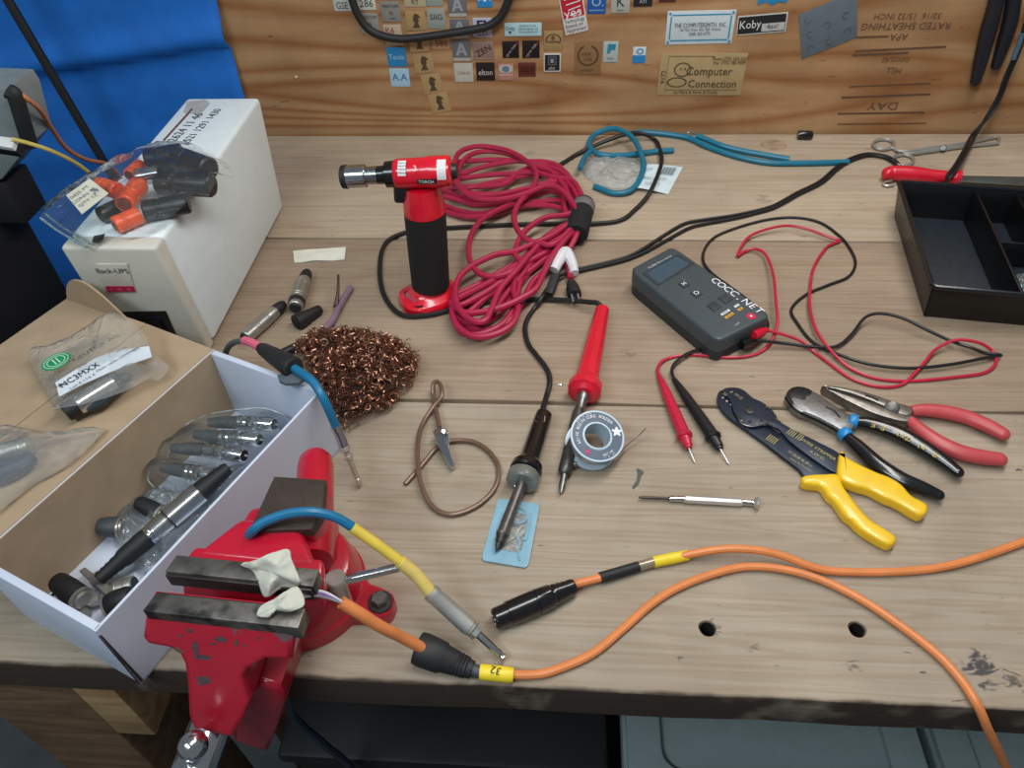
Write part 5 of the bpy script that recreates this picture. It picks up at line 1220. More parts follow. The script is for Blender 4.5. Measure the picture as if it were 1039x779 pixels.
# ------------------------------------------------------------------ tool with red grip and dark bar
rt = Thing('pry_tool', 'steel flat-bar tool with a bright red grip lying behind the black tray', 'hand tool', P(970, 180, 0))
rt.part('grip', G().tube([P(901, 176, .012), P(906, 175.5, .012), P(925, 176.5, .0125), P(945, 178.6, .0125), P(962, 180.0, .0125), P(968, 180.4, .0125), P(974, 181, .0125)], [.0085, .0098, .0105, .0088, .0086, .0105, .0100], n=16).ball(P(901, 176, .012), .0085), M_red)
rt.part('bar', G().hexa([P(972, 185, .009), P(1060, 190.5, .009), P(1060, 180, .009), P(972, 178.5, .009)], [P(972, 184.5, .015), P(1060, 190, .015), P(1060, 179.5, .015), P(972, 178, .015)], bevel=.001), mat('dull_grey_bar', '#5f6663', .5, .7, vary=.15))
rt.part('hang_ring', G().tube([P(905, 183, .005), P(899, 184.5, .004), P(896, 187, .003), P(901, 188.5, .003), P(908, 187, .004)], .0016, n=8), M_nickel)

# ------------------------------------------------------------------ black parts tray
M_tray = mat('black_tray_plastic', '#080a0d', .38, vary=.05, bump=.12)
TZ = .045
FL = P(946, 291, TZ); BLt = P(911.5, 184.5, TZ)
ty = (BLt - FL); TL = ty.length; ty.normalize(); tx = Vector((ty.y, -ty.x, 0)); TW = .30
def TR(x, y, z): return Vector((FL.x, FL.y, 0)) + tx * x + ty * y + Vector((0, 0, z))
tray = Thing('parts_tray', 'black plastic compartment tray at the right end of the bench', 'tray', TR(TW / 2, TL / 2, 0))
def tq(x0, y0, x1, y1, z): return [TR(x0, y0, z), TR(x1, y0, z), TR(x1, y1, z), TR(x0, y1, z)]
ins = .0075
tray.part('floor', G().hexa(tq(ins, ins, TW - ins, TL - ins, .0006), tq(ins, ins, TW - ins, TL - ins, .003), bevel=.0006), mat('tray_floor', '#1b242c', .5, vary=.2, scale=120))
def slab(name, a0, a1, b0, b1, th, inward):
    """sloping wall: bottom edge a0-a1, top edge b0-b1, thickness inward"""
    iw = inward * th; return tray.part(name, G().hexa([a0, a1, a1 + iw, a0 + iw], [b0, b1, b1 + iw, b0 + iw], bevel=.0006), M_tray)
z0 = .0006
slab('wall', TR(ins, ins, z0), TR(TW - ins, ins, z0), TR(0, 0, TZ), TR(TW, 0, TZ), .0022, ty)
slab('wall', TR(TW - ins, TL - ins, z0), TR(ins, TL - ins, z0), TR(TW, TL, TZ), TR(0, TL, TZ), .0022, -ty)
slab('wall', TR(ins, TL - ins, z0), TR(ins, ins, z0), TR(0, TL, TZ), TR(0, 0, TZ), .0022, tx)
slab('wall', TR(TW - ins, ins, z0), TR(TW - ins, TL - ins, z0), TR(TW, 0, TZ), TR(TW, TL, TZ), .0022, -tx)
tray.part('rim', G().tube([TR(.004, 0, TZ), TR(TW - .004, 0, TZ), TR(TW, .004, TZ), TR(TW, TL - .004, TZ), TR(TW - .004, TL, TZ), TR(.004, TL, TZ), TR(0, TL - .004, TZ), TR(0, .004, TZ)], .0028, n=8, closed=True, smooth=False), mat('glossy_tray_rim', '#15191d', .25))
d0 = P(986, 191, TZ - .003); d1 = P(1037.5, 296, TZ - .003)
dx = ((d0 - FL).dot(tx) + (d1 - FL).dot(tx)) / 2
tray.part('divider', G().hexa(tq(dx, .006, dx + .002, TL - .006, .003), tq(dx - .0005, .003, dx + .0025, TL - .003, TZ - .002), bevel=.0006), M_tray)
yy = (P(1018, 244, TZ - .008) - FL).dot(ty)
tray.part('divider', G().hexa(tq(dx + .002, yy, TW - .006, yy + .002, .003), tq(dx + .002, yy, TW - .004, yy + .002, TZ - .010), bevel=.0006), M_tray)
dx2 = (P(1029, 194, TZ - .004) - FL).dot(tx)
tray.part('divider', G().hexa(tq(dx2, yy + .002, dx2 + .002, TL - .006, .003), tq(dx2, yy + .002, dx2 + .002, TL - .003, TZ - .003), bevel=.0006), M_tray)
F_thin = film('glossy_clear_film', haze=.10, gloss=.4)
pk = Thing('clear_packet', 'small clear packet with blue parts inside the tray at the right edge', 'packet', TR(dx + .03, yy * .5, .004))
c = TR(dx + .032, yy * .45, .005)
pk.part('film', dome([c + Vector((.024 * math.cos(a), .034 * math.sin(a), 0)) for a in [6.283 * i / 12 for i in range(12)]], 0, .016, 5, .006, 9), F_thin, smooth=20)
for i in range(5):
    q = c + Vector((-.012 + .006 * i, -.014 + .007 * ((i * 2) % 5), .0045)); pk.part('blue_part', G().lathe(q, q + Vector((.010, .006 * (-1) ** i, .001)), [(0, .003), (.5, .0036), (1, .003)], 10), mat('light_blue_part', '#4f9cc0', .4))

# ------------------------------------------------------------------ things hanging on the plywood
WF = WY - .0005
lp = Thing('hanging_cable', 'thick black cable hanging in a wide loop over the stickers', 'cable', PW(440, 42, WF))
yl = WY - .012
lp.part('jacket', G().tube([PW(u, v, yl) for u, v in ((352, -40), (355, -12), (359, 5), (366, 20), (376, 31), (390, 37), (408, 39.5), (430, 37.5), (455, 34), (480, 30), (496, 26), (508, 17), (514, 5), (522, -14), (535, -45))], .0055, n=12), M_blackrub)
hp = Thing('hanging_pliers', 'pliers hanging on the plywood at right, black handles downward', 'pliers', PW(1010, -10, WF))
yh = WY - .014
hp.part('grip', G().tube([PW(u, v, yh) for u, v in ((1017, -40), (1011, 0), (1003, 30), (996, 58), (990, 82))], [.007, .0098, .0104, .0094, .0070], n=14).ball(PW(990, 82, yh), .0070), mat('navy_black_grip', '#181b24', .5))
hp.part('grip', G().tube([PW(u, v, yh) for u, v in ((1030, -40), (1029, -5), (1025, 22), (1018, 45), (1011, 66))], [.007, .0090, .0096, .0088, .0066], n=14).ball(PW(1011, 66, yh), .0066), mat('navy_black_grip', '#181b24', .5))
hp.part('head', G().plate([PW(u, v, yh - .006) for u, v in ((1012, -36), (1034, -36), (1030, -75), (1022, -95), (1014, -75))], .010, up=(0, -1, 0), bevel=.002), M_steel)
hp.part('peg', G().lathe(PW(1023, -30, WF), PW(1023, -30, WY - .03), [(0, .003), (1, .003)], 10), M_nickel)

# ------------------------------------------------------------------ stickers
SN = 0
def S(label, u0, v0, u1, v1, col, prints=(), rot=0.0, cat='sticker', rough=.45, metal=0.0, th=.0008, parts=(), group=None, a=1.0, corner=None):
    """one sticker: measured box, then prints = (text, x, y, height, colour[, rot]) in box fractions; parts = (outline in fractions, colour)"""
    cu, cv = (u0 + u1) / 2, (v0 + v1) / 2
    ctr = PW(cu, cv, WY); w = (PW(u1, cv, WY) - PW(u0, cv, WY)).length; h = (PW(cu, v0, WY) - PW(cu, v1, WY)).length
    xd = Vector((math.cos(rot), 0, math.sin(rot))); zd = Vector((-math.sin(rot), 0, math.cos(rot))); nv = Vector((0, -1, 0))
    def at(x, y): return ctr + xd * ((x - .5) * w) + zd * ((.5 - y) * h) + nv * (th + .0001)
    key = 'st_' + col[1:] + ('m' if metal else '') + ('t' if a < 1 else '')
    m = mat(key, col, rough, metal, vary=.06, alpha=a)
    t = Thing('sticker', label, cat, Vector((ctr.x, WY, ctr.z)), group)
    pts = [at(*q) for q in (corner or ((0, 0), (1, 0), (1, 1), (0, 1)))]
    bk_ = t.part('backing', G().plate(pts, th, up=nv, bevel=th * .3), m)
    for ip, (o3, c) in enumerate(parts): t.part('print', G().plate([at(*q) + nv * (.0002 + .00012 * ip) for q in o3], .0002, up=nv), mat('ink_' + c[1:], c, .55, vary=.03), parent=bk_)
    for pr in prints:
        bd, x, y, hh, c = pr[:5]; pm = mat('ink_' + c[1:], c, .55, vary=.03); ra = math.radians(pr[5]) if len(pr) > 5 else 0; sx = pr[6] if len(pr) > 6 else 1.0
        xx = xd * math.cos(ra) + zd * math.sin(ra); yy_ = zd * math.cos(ra) - xd * math.sin(ra)
        t.text(bd, at(x, y), xx, yy_, hh * h * 1.35, pm, 'lettering', bk_, lift=.0004 + .00012 * len(parts), sx=sx)
    return t
R4 = lambda x0, y0, x1, y1: ((x0, y0), (x1, y0), (x1, y1), (x0, y1))
EL = lambda cx, cy, rx, ry, n=18: tuple((cx + rx * math.cos(6.2832 * i / n), cy + ry * math.sin(6.2832 * i / n)) for i in range(n))
def ARC(cx, cy, rx, ry, a0, a1, k=.78, n=22):
    o = [(cx + rx * math.cos(math.radians(a0 + (a1 - a0) * i / n)), cy + ry * math.sin(math.radians(a0 + (a1 - a0) * i / n))) for i in range(n + 1)]
    i_ = [(cx + k * rx * math.cos(math.radians(a0 + (a1 - a0) * i / n)), cy + k * ry * math.sin(math.radians(a0 + (a1 - a0) * i / n))) for i in range(n, -1, -1)]
    return tuple(o + i_)
DK = '#2a2a2e'
S('white sticker lettered GSE, leftmost of all at the top edge', 338, -8, 355, 11, '#b9bcb4', [('GSE', .5, .72, .38, DK, 0, .8)])
S('white sticker lettered 286 inside the hanging cable loop', 362, -9, 380.5, 10, '#c8c6ba', [('286', .5, .66, .40, DK)])
S('grey sticker lettered PENTIUM in the lower left bend of the cable loop', 365.5, 13.5, 384.5, 33.7, '#8f8c84', [('PENTIUM', .5, .2, .17, DK, 0, .9), ('III', .5, .58, .22, DK), ('mmx', .55, .84, .12, DK)], metal=0)
S('grey sticker lettered PENTIUM just right of the 286 sticker', 387, 1.3, 406.7, 22, '#85827b', [('PENTIUM', .5, .24, .17, DK, 0, .9), ('III', .5, .58, .20, DK), ('xeon', .55, .82, .12, DK)])
S('beige sticker lettered K6 half covered by the bottom of the cable loop', 390, 25, 408, 46, '#b7a58c', [('K6', .35, .28, .30, '#9a3a36')])
S('beige sticker lettered RT at the top edge inside the cable loop', 409.4, -12, 431.7, 6.7, '#b0a486', [('RT', .5, .76, .28, DK)])
KN = ((.46, .12), (.62, .16), (.76, .30), (.68, .36), (.62, .34), (.66, .50), (.60, .60), (.66, .78), (.70, .86), (.30, .86), (.36, .76), (.44, .60), (.36, .50), (.38, .30))
kn_lab = ['tan sticker with a dark helmet head, highest of the five alike', 'tan helmet-head sticker just under the cable loop', 'tan helmet-head sticker right of the blue Tools sticker', 'tan helmet-head sticker second lowest in the column', 'tan helmet-head sticker lowest in the column']
kn0 = None
for i, (u, v, ro) in enumerate(((422, 21, .0), (425, 42.5, .03), (430, 64, .06), (438.5, 85, .12), (446, 104, .17))):
    S(kn_lab[i], u - 10, v - 9.7, u + 10, v + 9.7, '#a98a5e', parts=[(KN, '#4e3c28')], rot=ro, group='tan helmet-head stickers')
S('grey-green sticker at the top edge above the SIIG sticker', 432.5, -10, 449, 6, '#8d9890', [('EISA', .5, .3, .3, '#d4d8d4')])
S('grey-blue sticker lettered SIIG', 433.7, 8.8, 452, 29, '#90988f', [('SIIG', .5, .42, .30, DK)])
S('tan sticker with dark red 586 under the cable loop', 437.8, 34, 456, 50, '#a98862', [('CSR', .5, .18, .26, '#7a2a2a'), ('586', .55, .62, .42, '#7a2226')])
AP = ((.42, .12), (.58, .12), (.84, .78), (.70, .78), (.62, .56), (.42, .56), (.34, .78), (.20, .78))
for lb_, q in (('grey sticker with a pale letter A at the top edge, highest of three', (454.6, -4, 473.5, 17)), ('grey sticker with a pale letter A crossed by the cable loop, middle of three', (457, 19.5, 476, 39)), ('grey sticker with a pale letter A below the cable loop, lowest of three', (459, 41, 477.5, 62))):
    S(lb_, *q, '#65686a', parts=[(((.42, .10), (.58, .10), (.82, .72), (.66, .72), (.50, .30), (.34, .72), (.18, .72)), '#94989a'), (R4(.30, .48, .74, .58), '#94989a'), (R4(0.02, .82, .98, .98), '#a9a69b')], group='grey letter A stickers')
S('silvery white sticker with small red LINUX lettering', 461, 64, 480, 83, '#b8b4a8', [('LINUX', .52, .52, .17, '#a05a50')])
S('bright blue sticker lettered Tools', 393, 48, 412, 67.4, '#1f7fb4', [('Tools', .5, .5, .28, '#a9c6d4', 0, .95)])
S('pale blue sticker lettered A.A below the blue Tools sticker', 396, 69.5, 415.5, 87.6, '#9fc0d2', [('A.A', .5, .48, .40, '#2d5f92')], rot=-.02)
S('blue sticker with white zigzag at the top edge right of the cable loop', 484, -10, 499.6, 7.4, '#2f86c0', parts=[(((.1, .5), (.3, .35), (.5, .55), (.7, .35), (.9, .5), (.9, .62), (.7, .5), (.5, .68), (.3, .5), (.1, .62)), '#d8e2e8')])
S('white sticker with a purple block, lettered GT1', 480, 18, 499, 37.7, '#b9b6c6', [('GT1', .5, .82, .24, '#3c3a5c')], parts=[(R4(.22, .12, .72, .58), '#3a2b58'), (R4(.36, .22, .60, .36), '#b9b6c6')])
S('mauve-brown sticker with dark slanted ZEN lettering', 480, 42, 501, 60.6, '#8c7064', [('ZEN', .52, .5, .36, '#3a2424', 28)], parts=[(R4(.04, .04, .96, .09), '#9c8478'), (R4(.04, .90, .96, .95), '#9c8478')])
S('black sticker lettered elton in white', 483.3, 63.3, 502, 81.5, '#1c1716', [('elton', .5, .55, .34, '#c8c0b6', 0, .85)])
S('long pale blue sticker with a heart-like mark and small print', 511.8, 23, 549.5, 36.4, '#a9c8cc', [('MADE IN U.S.A.', .64, .22, .15, '#2c4c60'), ('DESIGNED BY US', .64, .46, .15, '#2c4c60'), ('IT IS WORTH IT', .64, .70, .15, '#2c4c60'), ('Only', .15, .40, .30, '#1d3a50')], parts=[(((.10, .62), (.15, .88), (.20, .62)), '#1d4a60')])
for i, (lb_, q) in enumerate((('black square sticker with slanted grey lettering, left of two', (509.8, 41.8, 526.6, 58.6)), ('black square sticker with slanted grey lettering, right of two', (530, 41, 547.5, 58.6)))):
    S(lb_, *q, '#171313', [('cyrix inst', .5, .55, .17, '#a8a09c', 52, 1.1)], parts=[(((.62, .40), (.92, .04), (.97, .08), (.68, .46)), '#7a3a3a')], group='black square stickers with slanted lettering')
S('pink and silver sticker with a small blue emblem', 505.7, 64.7, 521, 81, '#b07f74', parts=[(EL(.5, .30, .48, .26), '#b8b0a8'), (EL(.5, .32, .24, .20), '#5f7486'), (R4(.05, .62, .95, .72), '#c09a90')])
S('dark red-brown sticker with faint lettering', 526, 63.4, 543.5, 77.5, '#57261c', [('ASUS', .5, .5, .34, '#38150f')], parts=[(R4(.06, .06, .94, .12), '#6b3a2e'), (R4(.06, .88, .94, .94), '#6b3a2e')])
S('tan sticker with a dark oval line drawing, above the white-bordered black one', 552, 31, 571, 51, '#9d8254', parts=[(ARC(.5, .46, .42, .30, 150, 400, .84), '#4a3a24'), (R4(.20, .52, .80, .60), '#5d4a30'), (EL(.48, .36, .10, .12), '#6a4a34')])
S('black sticker with a white border lettered abit', 551.6, 54, 569, 72.8, '#c8c4ba', [('abit', .48, .78, .18, '#b8b4b0')], parts=[(R4(.07, .08, .93, .92), '#15151a'), (R4(.26, .16, .74, .62), '#6a6a72'), (R4(.31, .21, .69, .57), '#15151a'), (R4(.40, .28, .60, .50), '#8c8c94')])
sb = S('red and white sticker lettered yes, tilted, at the top edge', 570, -6, 594, 34, '#cfcac6', [('yes', .48, .46, .24, '#e6dede', 0, 1.15), ('Technology', .5, .66, .10, '#59636a', 0, .85), ('based on', .46, .78, .10, '#59636a'), ('Approved', .5, .90, .10, '#59636a')], rot=.21, parts=[(R4(.05, .02, .95, .58), '#b3182e')])
for i in range(4):
    q = .10 + i * .11
    pp = [PW(572 + 14 * x + 2.6 * 0 + i * 2.2, -3 + i * 5.2 + 9 * y, WY - .0016) for x, y in ((0.0, 0.30), (1.15 - i * .12, -.25), (1.15 - i * .12, -.13), (0.0, .42))]
    sb.part('ray_stripe', G().plate(pp, .0002, up=(0, -1, 0)), mat('ink_e6dede', '#e6dede', .55, vary=.03))
S('deep blue sticker with a white letter O at the top edge', 596, -8, 615, 14, '#1a559c', [('O.', .55, .45, .46, '#9fb4cc')], parts=[(R4(.10, .80, .90, .86), '#6f90b8')])
S('clear tan sticker with a dark open swirl ring', 583, 42, 610, 75.5, '#94704a', [('vox', .44, .36, .15, '#5a4028'), ('side', .50, .52, .13, '#5a4028'), ('pentium', .46, .86, .09, '#5a4028')], parts=[(ARC(.50, .42, .40, .32, -70, 245, .84), '#4b3524')], a=.8)
S('small white sticker with a teal flag right of the swirl', 612, 42, 627, 63, '#a9b3b0', [('itox', .5, .80, .14, '#4c5a5c')], parts=[(((.30, .12), (.85, .12), (.80, .42), (.55, .40), (.45, .58), (.25, .58)), '#2a7f92')])
S('small sticker, white top and blue bottom, below the COMPUTERSMITH card', 642, 47.6, 655, 63.5, '#c2cdd4', parts=[(R4(0, .52, 1, 1), '#1c7cb8'), (ARC(.55, .27, .28, .19, 0, 350, .6), '#4f88b0')])
S('grey and black sticker with a black letter K at the top edge', 620, -6, 639, 13, '#a5a59c', [('K', .5, .42, .55, '#1f1f1f'), ('sport', .5, .84, .13, '#2d2d2d')])
S('black sticker with pale print at the top edge above COMPUTERSMITH', 643, -7, 662, 6.5, '#1d1f22', [('ATI', .5, .62, .28, '#b4b8b8')])
S('dark small sticker at the top edge left of the blue torn one', 669, -8, 686, 2, '#4b2a22', [('OAK', .5, .6, .3, '#8c6a5c')])
S('bright blue torn sticker at the top edge', 768, -10, 800, 5, '#2a84b8', corner=((0, 0), (1, 0), (.98, .85), (.72, .80), (.52, 1), (.30, .78), (.06, .98)))
cs = S('white card with a teal frame lettered THE COMPUTERSMITH, INC.', 676, 11, 744.5, 44.5, '#c3cdd0', [('THE COMPUTERSMITH, INC.', .5, .42, .14, DK, 0, .68), ('165 Main Street  Box 1005  Orleans', .5, .55, .085, DK, 0, .75), ('(508) 255-4775', .5, .68, .10, DK, 0, .8)], rot=.01, cat='business card',
       parts=[(R4(.07, .10, .93, .14), '#1f86a8'), (R4(.07, .86, .93, .90), '#1f86a8'), (R4(.05, .16, .07, .84), '#1f86a8'), (R4(.93, .16, .95, .84), '#1f86a8')] + [(EL(x, y, .018, .04, 10), '#1f86a8') for x in (.04, .96) for y in (.07, .93)])
S('black label with white script Koby and a white number box, white edged', 748, 14.5, 798, 34, '#b9b9b2', [('Koby', .26, .48, .44, '#d4d2cc', 0, .9), ('4ao!', .72, .66, .26, '#2b2b30')], rot=.07, parts=[(R4(.02, .06, .97, .93), '#1a1a1c'), (R4(.50, .48, .96, .88), '#aeb0ac')])
sg = S('square of worn grey sandpaper tacked on the plywood', 811, -2, 867.5, 55, '#5c666e', rot=.22, cat='sandpaper', rough=.9, corner=((.0, .18), (1, .0), (1.03, .82), (.06, 1)), parts=[(ARC(x, y, .06, .06, a0, a0 + 250, .8, 10), '#4a545c') for x, y, a0 in ((.16, .32, 0), (.2, .58, 60), (.22, .84, 120), (.5, .48, 200), (.54, .78, 30), (.82, .38, 90), (.86, .66, 150))])
S('cream business card lettered Computer Connection with a line drawing', 668.5, 54.5, 755, 96.5, '#a99066', [('Computer', .58, .42, .20, '#3f3424', 0, .95), ('Connection', .64, .72, .19, '#3f3424', 0, .95), ('Phone (775) 324-3267', .80, .12, .085, '#3f3424', 0, .8), ('Fax  (775) 786-9008', .80, .21, .085, '#3f3424', 0, .8), ('by Mary & Steve & Family', .46, .92, .075, '#3f3424'), ('9172', .055, .55, .12, '#3f3424', 90)], rot=-.01, cat='business card',
  parts=[(R4(.09, .06, .095, .94), '#6a5a3c'), (R4(.09, .06, .62, .075), '#6a5a3c'), (R4(.09, .86, .95, .875), '#6a5a3c'), (ARC(.27, .38, .10, .17, 0, 350, .86), '#4a3d2a'), (ARC(.22, .68, .12, .12, 0, 350, .84), '#4a3d2a'), (R4(.24, .34, .255, .38), '#4a3d2a'), (R4(.29, .34, .305, .38), '#4a3d2a')])
# white pin head
single('drywall_pin', 'tiny pale pin head in the plywood right of the backup unit', 'pin', G().lathe(PW(300.5, 78, WY + .004), PW(300.5, 78, WY - .0025), [(0, .002), (.6, .0026), (1, .0018)], 10), mat('pale_pin', '#c8b08c', .5), PW(300.5, 78, WY))

# ------------------------------------------------------------------ connectors in the cardboard box
M_cap = mat('matte_black_boot', '#141517', .6)
ic = Thing('inline_connector', 'long inline connector pair, silver between two ribbed black boots, in the cardboard box', 'connector', P(165, 533, .028))
IA, IB = P(100, 588, .020), P(232, 474, .040)
def ix(t): return IA.lerp(IB, t)
IL = (IB - IA).length
ic.part('boot', G().lathe(ix(0), ix(.36), [(0, .0046), (.05, .0056), (.10, .0052), (.15, .0059), (.20, .0055), (.25, .0062), (.30, .0058), (.35, .0066), (.42, .0064), (.5, .0078), (.9, .0086), (1, .0084)], 22), M_cap)
ic.part('lock_ring', G().lathe(ix(.36), ix(.41), [(0, .0080), (.2, .0088), (.4, .0082), (.6, .0088), (1, .0084)], 22), M_chrome)
ic.part('shell', G().lathe(ix(.41), ix(.76), [(0, .0088), (.28, .0090), (.29, .0085), (.31, .0085), (.32, .0094), (1, .0094)], 24), mat('polished_shell', '#c9cac6', .22, 1.0))
ic.part('black_ring', G().lathe(ix(.515), ix(.525), [(0, .0100), (1, .0100)], 24), M_cap)
ic.part('boot', G().lathe(ix(.755), ix(1), [(0, .0088), (.3, .0086), (.45, .0074), (.5, .0078), (.58, .0070), (.64, .0074), (.70, .0066), (.76, .0069), (.82, .0061), (.88, .0064), (1, .0050)], 22), M_cap)
def capx(name, label, A, Bq, r, m=None, cat='boot', group=None):
    t = Thing(name, label, cat, (A + Bq) / 2 - Vector((0, 0, r)), group)
    t.part('sleeve', G().lathe(A, Bq, [(0, r * .55), (.04, r * .75), (.12, r * .86), (.5, r), (.9, r * 1.02), (1, r * .95)], 20), m or M_cap)
    t.part('collar', G().lathe(Bq - (Bq - A) * .06, Bq + (Bq - A) * .12, [(0, r * 1.02), (.5, r * 1.04), (.55, r * .8), (1, r * .76)], 20), M_xlr)
    return t
capx('connector_boot', 'black rounded boot beside the middle of the inline connector pair', P(139, 509, .026), P(163, 521, .022), .0072)
capx('connector_boot', 'dark grey boot inside the crumpled film, left of the inline pair', P(99, 534, .020), P(122, 535, .017), .0086, mat('dark_grey_boot', '#3a3f42', .55))
bb_ = capx('connector_boot', 'big black boot with a silver collar in the near left corner of the box', P(56, 588, .026), P(82, 607, .022), .0092)
g = G(); e = P(60, 606, .014)
capx('connector_boot', 'short wide black boot beside the near end wall of the box', P(135, 604, .026), P(112, 616, .020), .0105)
xlr('silver connector half hidden under the lower boot of the inline pair', P(137, 593, .016), P(116, 600, .013), .0078, tail=False)
t = Thing('clip_bracket', 'small dull grey metal clip bracket under the inline pair', 'bracket', P(97, 596, .01))
t.part('strap', G().hexa([P(80, 580, .012), P(86, 576, .012), P(116, 598, .010), P(109, 606, .010)], [P(80, 579, .018), P(86, 575, .018), P(116, 597, .016), P(109, 605, .016)], bevel=.001), mat('dull_grey_metal', '#7d7a74', .5, .5))
t.part('lug', G().lathe(P(97, 590, .014), P(104, 584, .018), [(0, .006), (.8, .006), (1, .004)], 16), mat('dull_grey_metal', '#7d7a74', .5, .5))
t = Thing('phone_plug', 'slim silver plug lying crosswise in the near end of the box', 'plug', P(82, 617, .008))
t.part('shaft', G().lathe(P(62, 619, .010), P(102, 607, .012), [(0, .0018), (.1, .0030), (.7, .0030), (.72, .0044), (1, .0044)], 16), M_nickel)
t.part('shell', G().lathe(P(76, 616, .009), P(86, 625, .010), [(0, .0055), (1, .0055)], 14), M_xlr)
t = Thing('solder_lug', 'small black lug with a bright tip by the left wall of the box', 'lug', P(48, 612, .01))
t.part('body', G().lathe(P(43, 606, .016), P(62, 624, .010), [(0, .0010), (.3, .0022), (.8, .0030), (1, .0028)], 12), M_cap); t.part('tip', G().lathe(P(50, 607, .017), P(54, 603, .020), [(0, .0022), (1, .0012)], 10), M_chrome)
# crumpled film on the box floor
F_crump = film('crumpled_film', haze=.07, gloss=.40)
rr = random.Random(5)
def crumple(name, label, outline, h, wob, seed, f=None):
    t = Thing(name, label, 'bag', sum(outline, Vector()) / len(outline)); t.part('film', dome(outline, 0, h, 6, wob, seed), f or F_crump, smooth=18); return t
crumple('plastic_bag', 'crumpled clear bag lying beneath the inline connector pair in the box', PTS([(112, 545), (118, 527), (140, 508), (160, 498), (185, 506), (206, 500), (226, 488), (244, 474), (256, 474), (248, 490), (226, 516), (200, 544), (174, 572), (160, 586), (146, 586), (128, 566)], .006), .016, .008, 3, film('shiny_crumpled_film', haze=.10, gloss=.5))
# bag of four silver connectors
rg = Thing('plastic_bag', 'clear bag holding four silver connectors at the far end of the box', 'bag', P(225, 455, .02))
go = [P(u, v, z) for u, v, z in ((152, 490, .016), (152, 478, .024), (166, 452, .03), (186, 434, .034), (205, 424, .034), (224, 419, .034), (247, 416, .034), (268, 415, .034), (287, 421, .034), (296, 428, .034), (291, 438, .030), (274, 457, .024), (254, 475, .018), (234, 492, .014), (212, 512, .010), (190, 512, .012), (168, 502, .014))]

rg.part('seam', G().tube([p + Vector((0, 0, .001)) for p in go], .0007, n=5, closed=True, sub=3), film('seam_film', haze=.5, gloss=.4))
conn4 = [((278.5, 430.5), (242, 428.5), (212, 428.5), 'farthest'), ((263.5, 446), (223.5, 443.5), (198, 440.5), 'second farthest'), ((248, 462), (208, 456), (175, 454.5), 'third farthest'), ((224, 484), (189, 478), (165, 474), 'nearest')]
for (a, b, c, w) in conn4:
    A, Bq, Cq = P(*a, .036), P(*b, .034), P(*c, .032); r = .0068
    if w == 'nearest': A, Bq, Cq = P(*a, .030), P(*b, .029), P(*c, .027)
    t = Thing('silver_connector', 'silver connector with dark boot in the clear bag, %s of four' % w, 'connector', (A + Bq) / 2 - Vector((0, 0, r)), 'silver connectors in the clear bag')
    t.part('barrel', G().lathe(A, Bq, [(0, r * .9), (.04, r * 1.0), (.42, r * 1.0), (.46, r * .82), (.50, r * .82), (.54, r * 1.05), (.68, r * 1.05), (.72, r * .95), (.80, r * 1.05), (.86, r * .95), (.92, r * 1.05), (1, r * .95)], 20), M_chrome)
    ax = (A - Bq).normalized()
    t.part('socket', G().lathe(A - ax * .0005, A + ax * .0006, [(0, r * .74), (1, r * .74)], 18), mat('hole_black', '#050506', .9))
    t.part('pin', G().lathe(A, A + ax * .003, [(0, .0012), (1, .0008)], 8), M_nickel)
    t.part('boot', G().lathe(Bq, Cq, [(0, r * .92), (.5, r * .86), (1, r * .62)], 18), mat('dark_grey_boot', '#3a3f42', .55))

rg.part('film', dome(go, 0, .012, 10, .004, 8, over=[(P(*a, .036), P(*c, .033), .0072) for (a, b, c, w) in conn4]), film('bag_film_shiny', haze=.035, gloss=.26), smooth=30)

# ------------------------------------------------------------------ bag with the green emblem on the box lid
lb_z = .083
nb = Thing('plastic_bag', 'clear bag with a round green emblem and white label on the box lid', 'bag', P(95, 375, .083))
no = [P(u, v, lb_z + dz) for u, v, dz in ((28, 357, .010), (44, 353, .012), (66, 345, .014), (87, 333, .018), (103, 322, .030), (115, 317, .036), (128, 322, .034), (139, 330, .026), (148, 341, .020), (154, 353, .014), (166, 366, .010), (171, 375, .006), (153, 393, .003), (133, 405, .002), (108, 417, .001), (81, 427, .001), (63, 431, .001), (58, 418, .002), (47, 398, .004), (36, 377, .008))]
nb.part('film', dome(no, 0, .012, 10, .0025, 21, over=[(P(66, 419, .0935), P(131, 382, .096), .0092)]), film('frosted_bag_film', tint='#dfe4e2', haze=.15, gloss=.2), smooth=30)
z2 = lb_z + .022
lt = [P(u, v, z2) for u, v in ((56, 388, ), (75, 376), (97, 363), (120, 355), (151, 351), (154, 362), (133, 369), (110, 378), (85, 389), (60, 402))]
nb.part('label', G().plate(lt, .0006), mat('white_label_paper', '#ced6de', .6))
xd = (P(120, 360, z2) - P(66, 392, z2)); yd = Vector((-xd.y, xd.x, 0))
nb.text('Type', P(61.5, 391, z2), xd, yd, .0048, M_ink, 'print', lift=.0008); nb.text('NC3MXX', P(81, 381, z2), xd, yd, .0105, M_ink, 'print', lift=.0008, sx=.8)
nb.text('Male cable connector', P(120, 364.5, z2), xd, yd, .0046, M_grey_ink, 'print', lift=.0008); nb.text('Lot 4 114 4', P(84, 387.5, z2), xd, yd, .0048, M_grey_ink, 'print', lift=.0008); nb.text('Qty 1', P(140, 353.5, z2), xd, yd, .0045, M_grey_ink, 'print', lift=.0008)
nb.text('NEUTRIK AG', P(98, 353, z2 + .004), xd, yd, .0075, mat('dark_grey_ink', '#3b3d3e', .6), 'print', lift=.0006)
M_grn = mat('green_emblem', '#0f8a52', .5)
ec = P(57, 366.5, lb_z + .0255)
ex = (P(67, 361, ec.z) - P(47, 372, ec.z)).normalized(); ey = Vector((-ex.y, ex.x, 0))
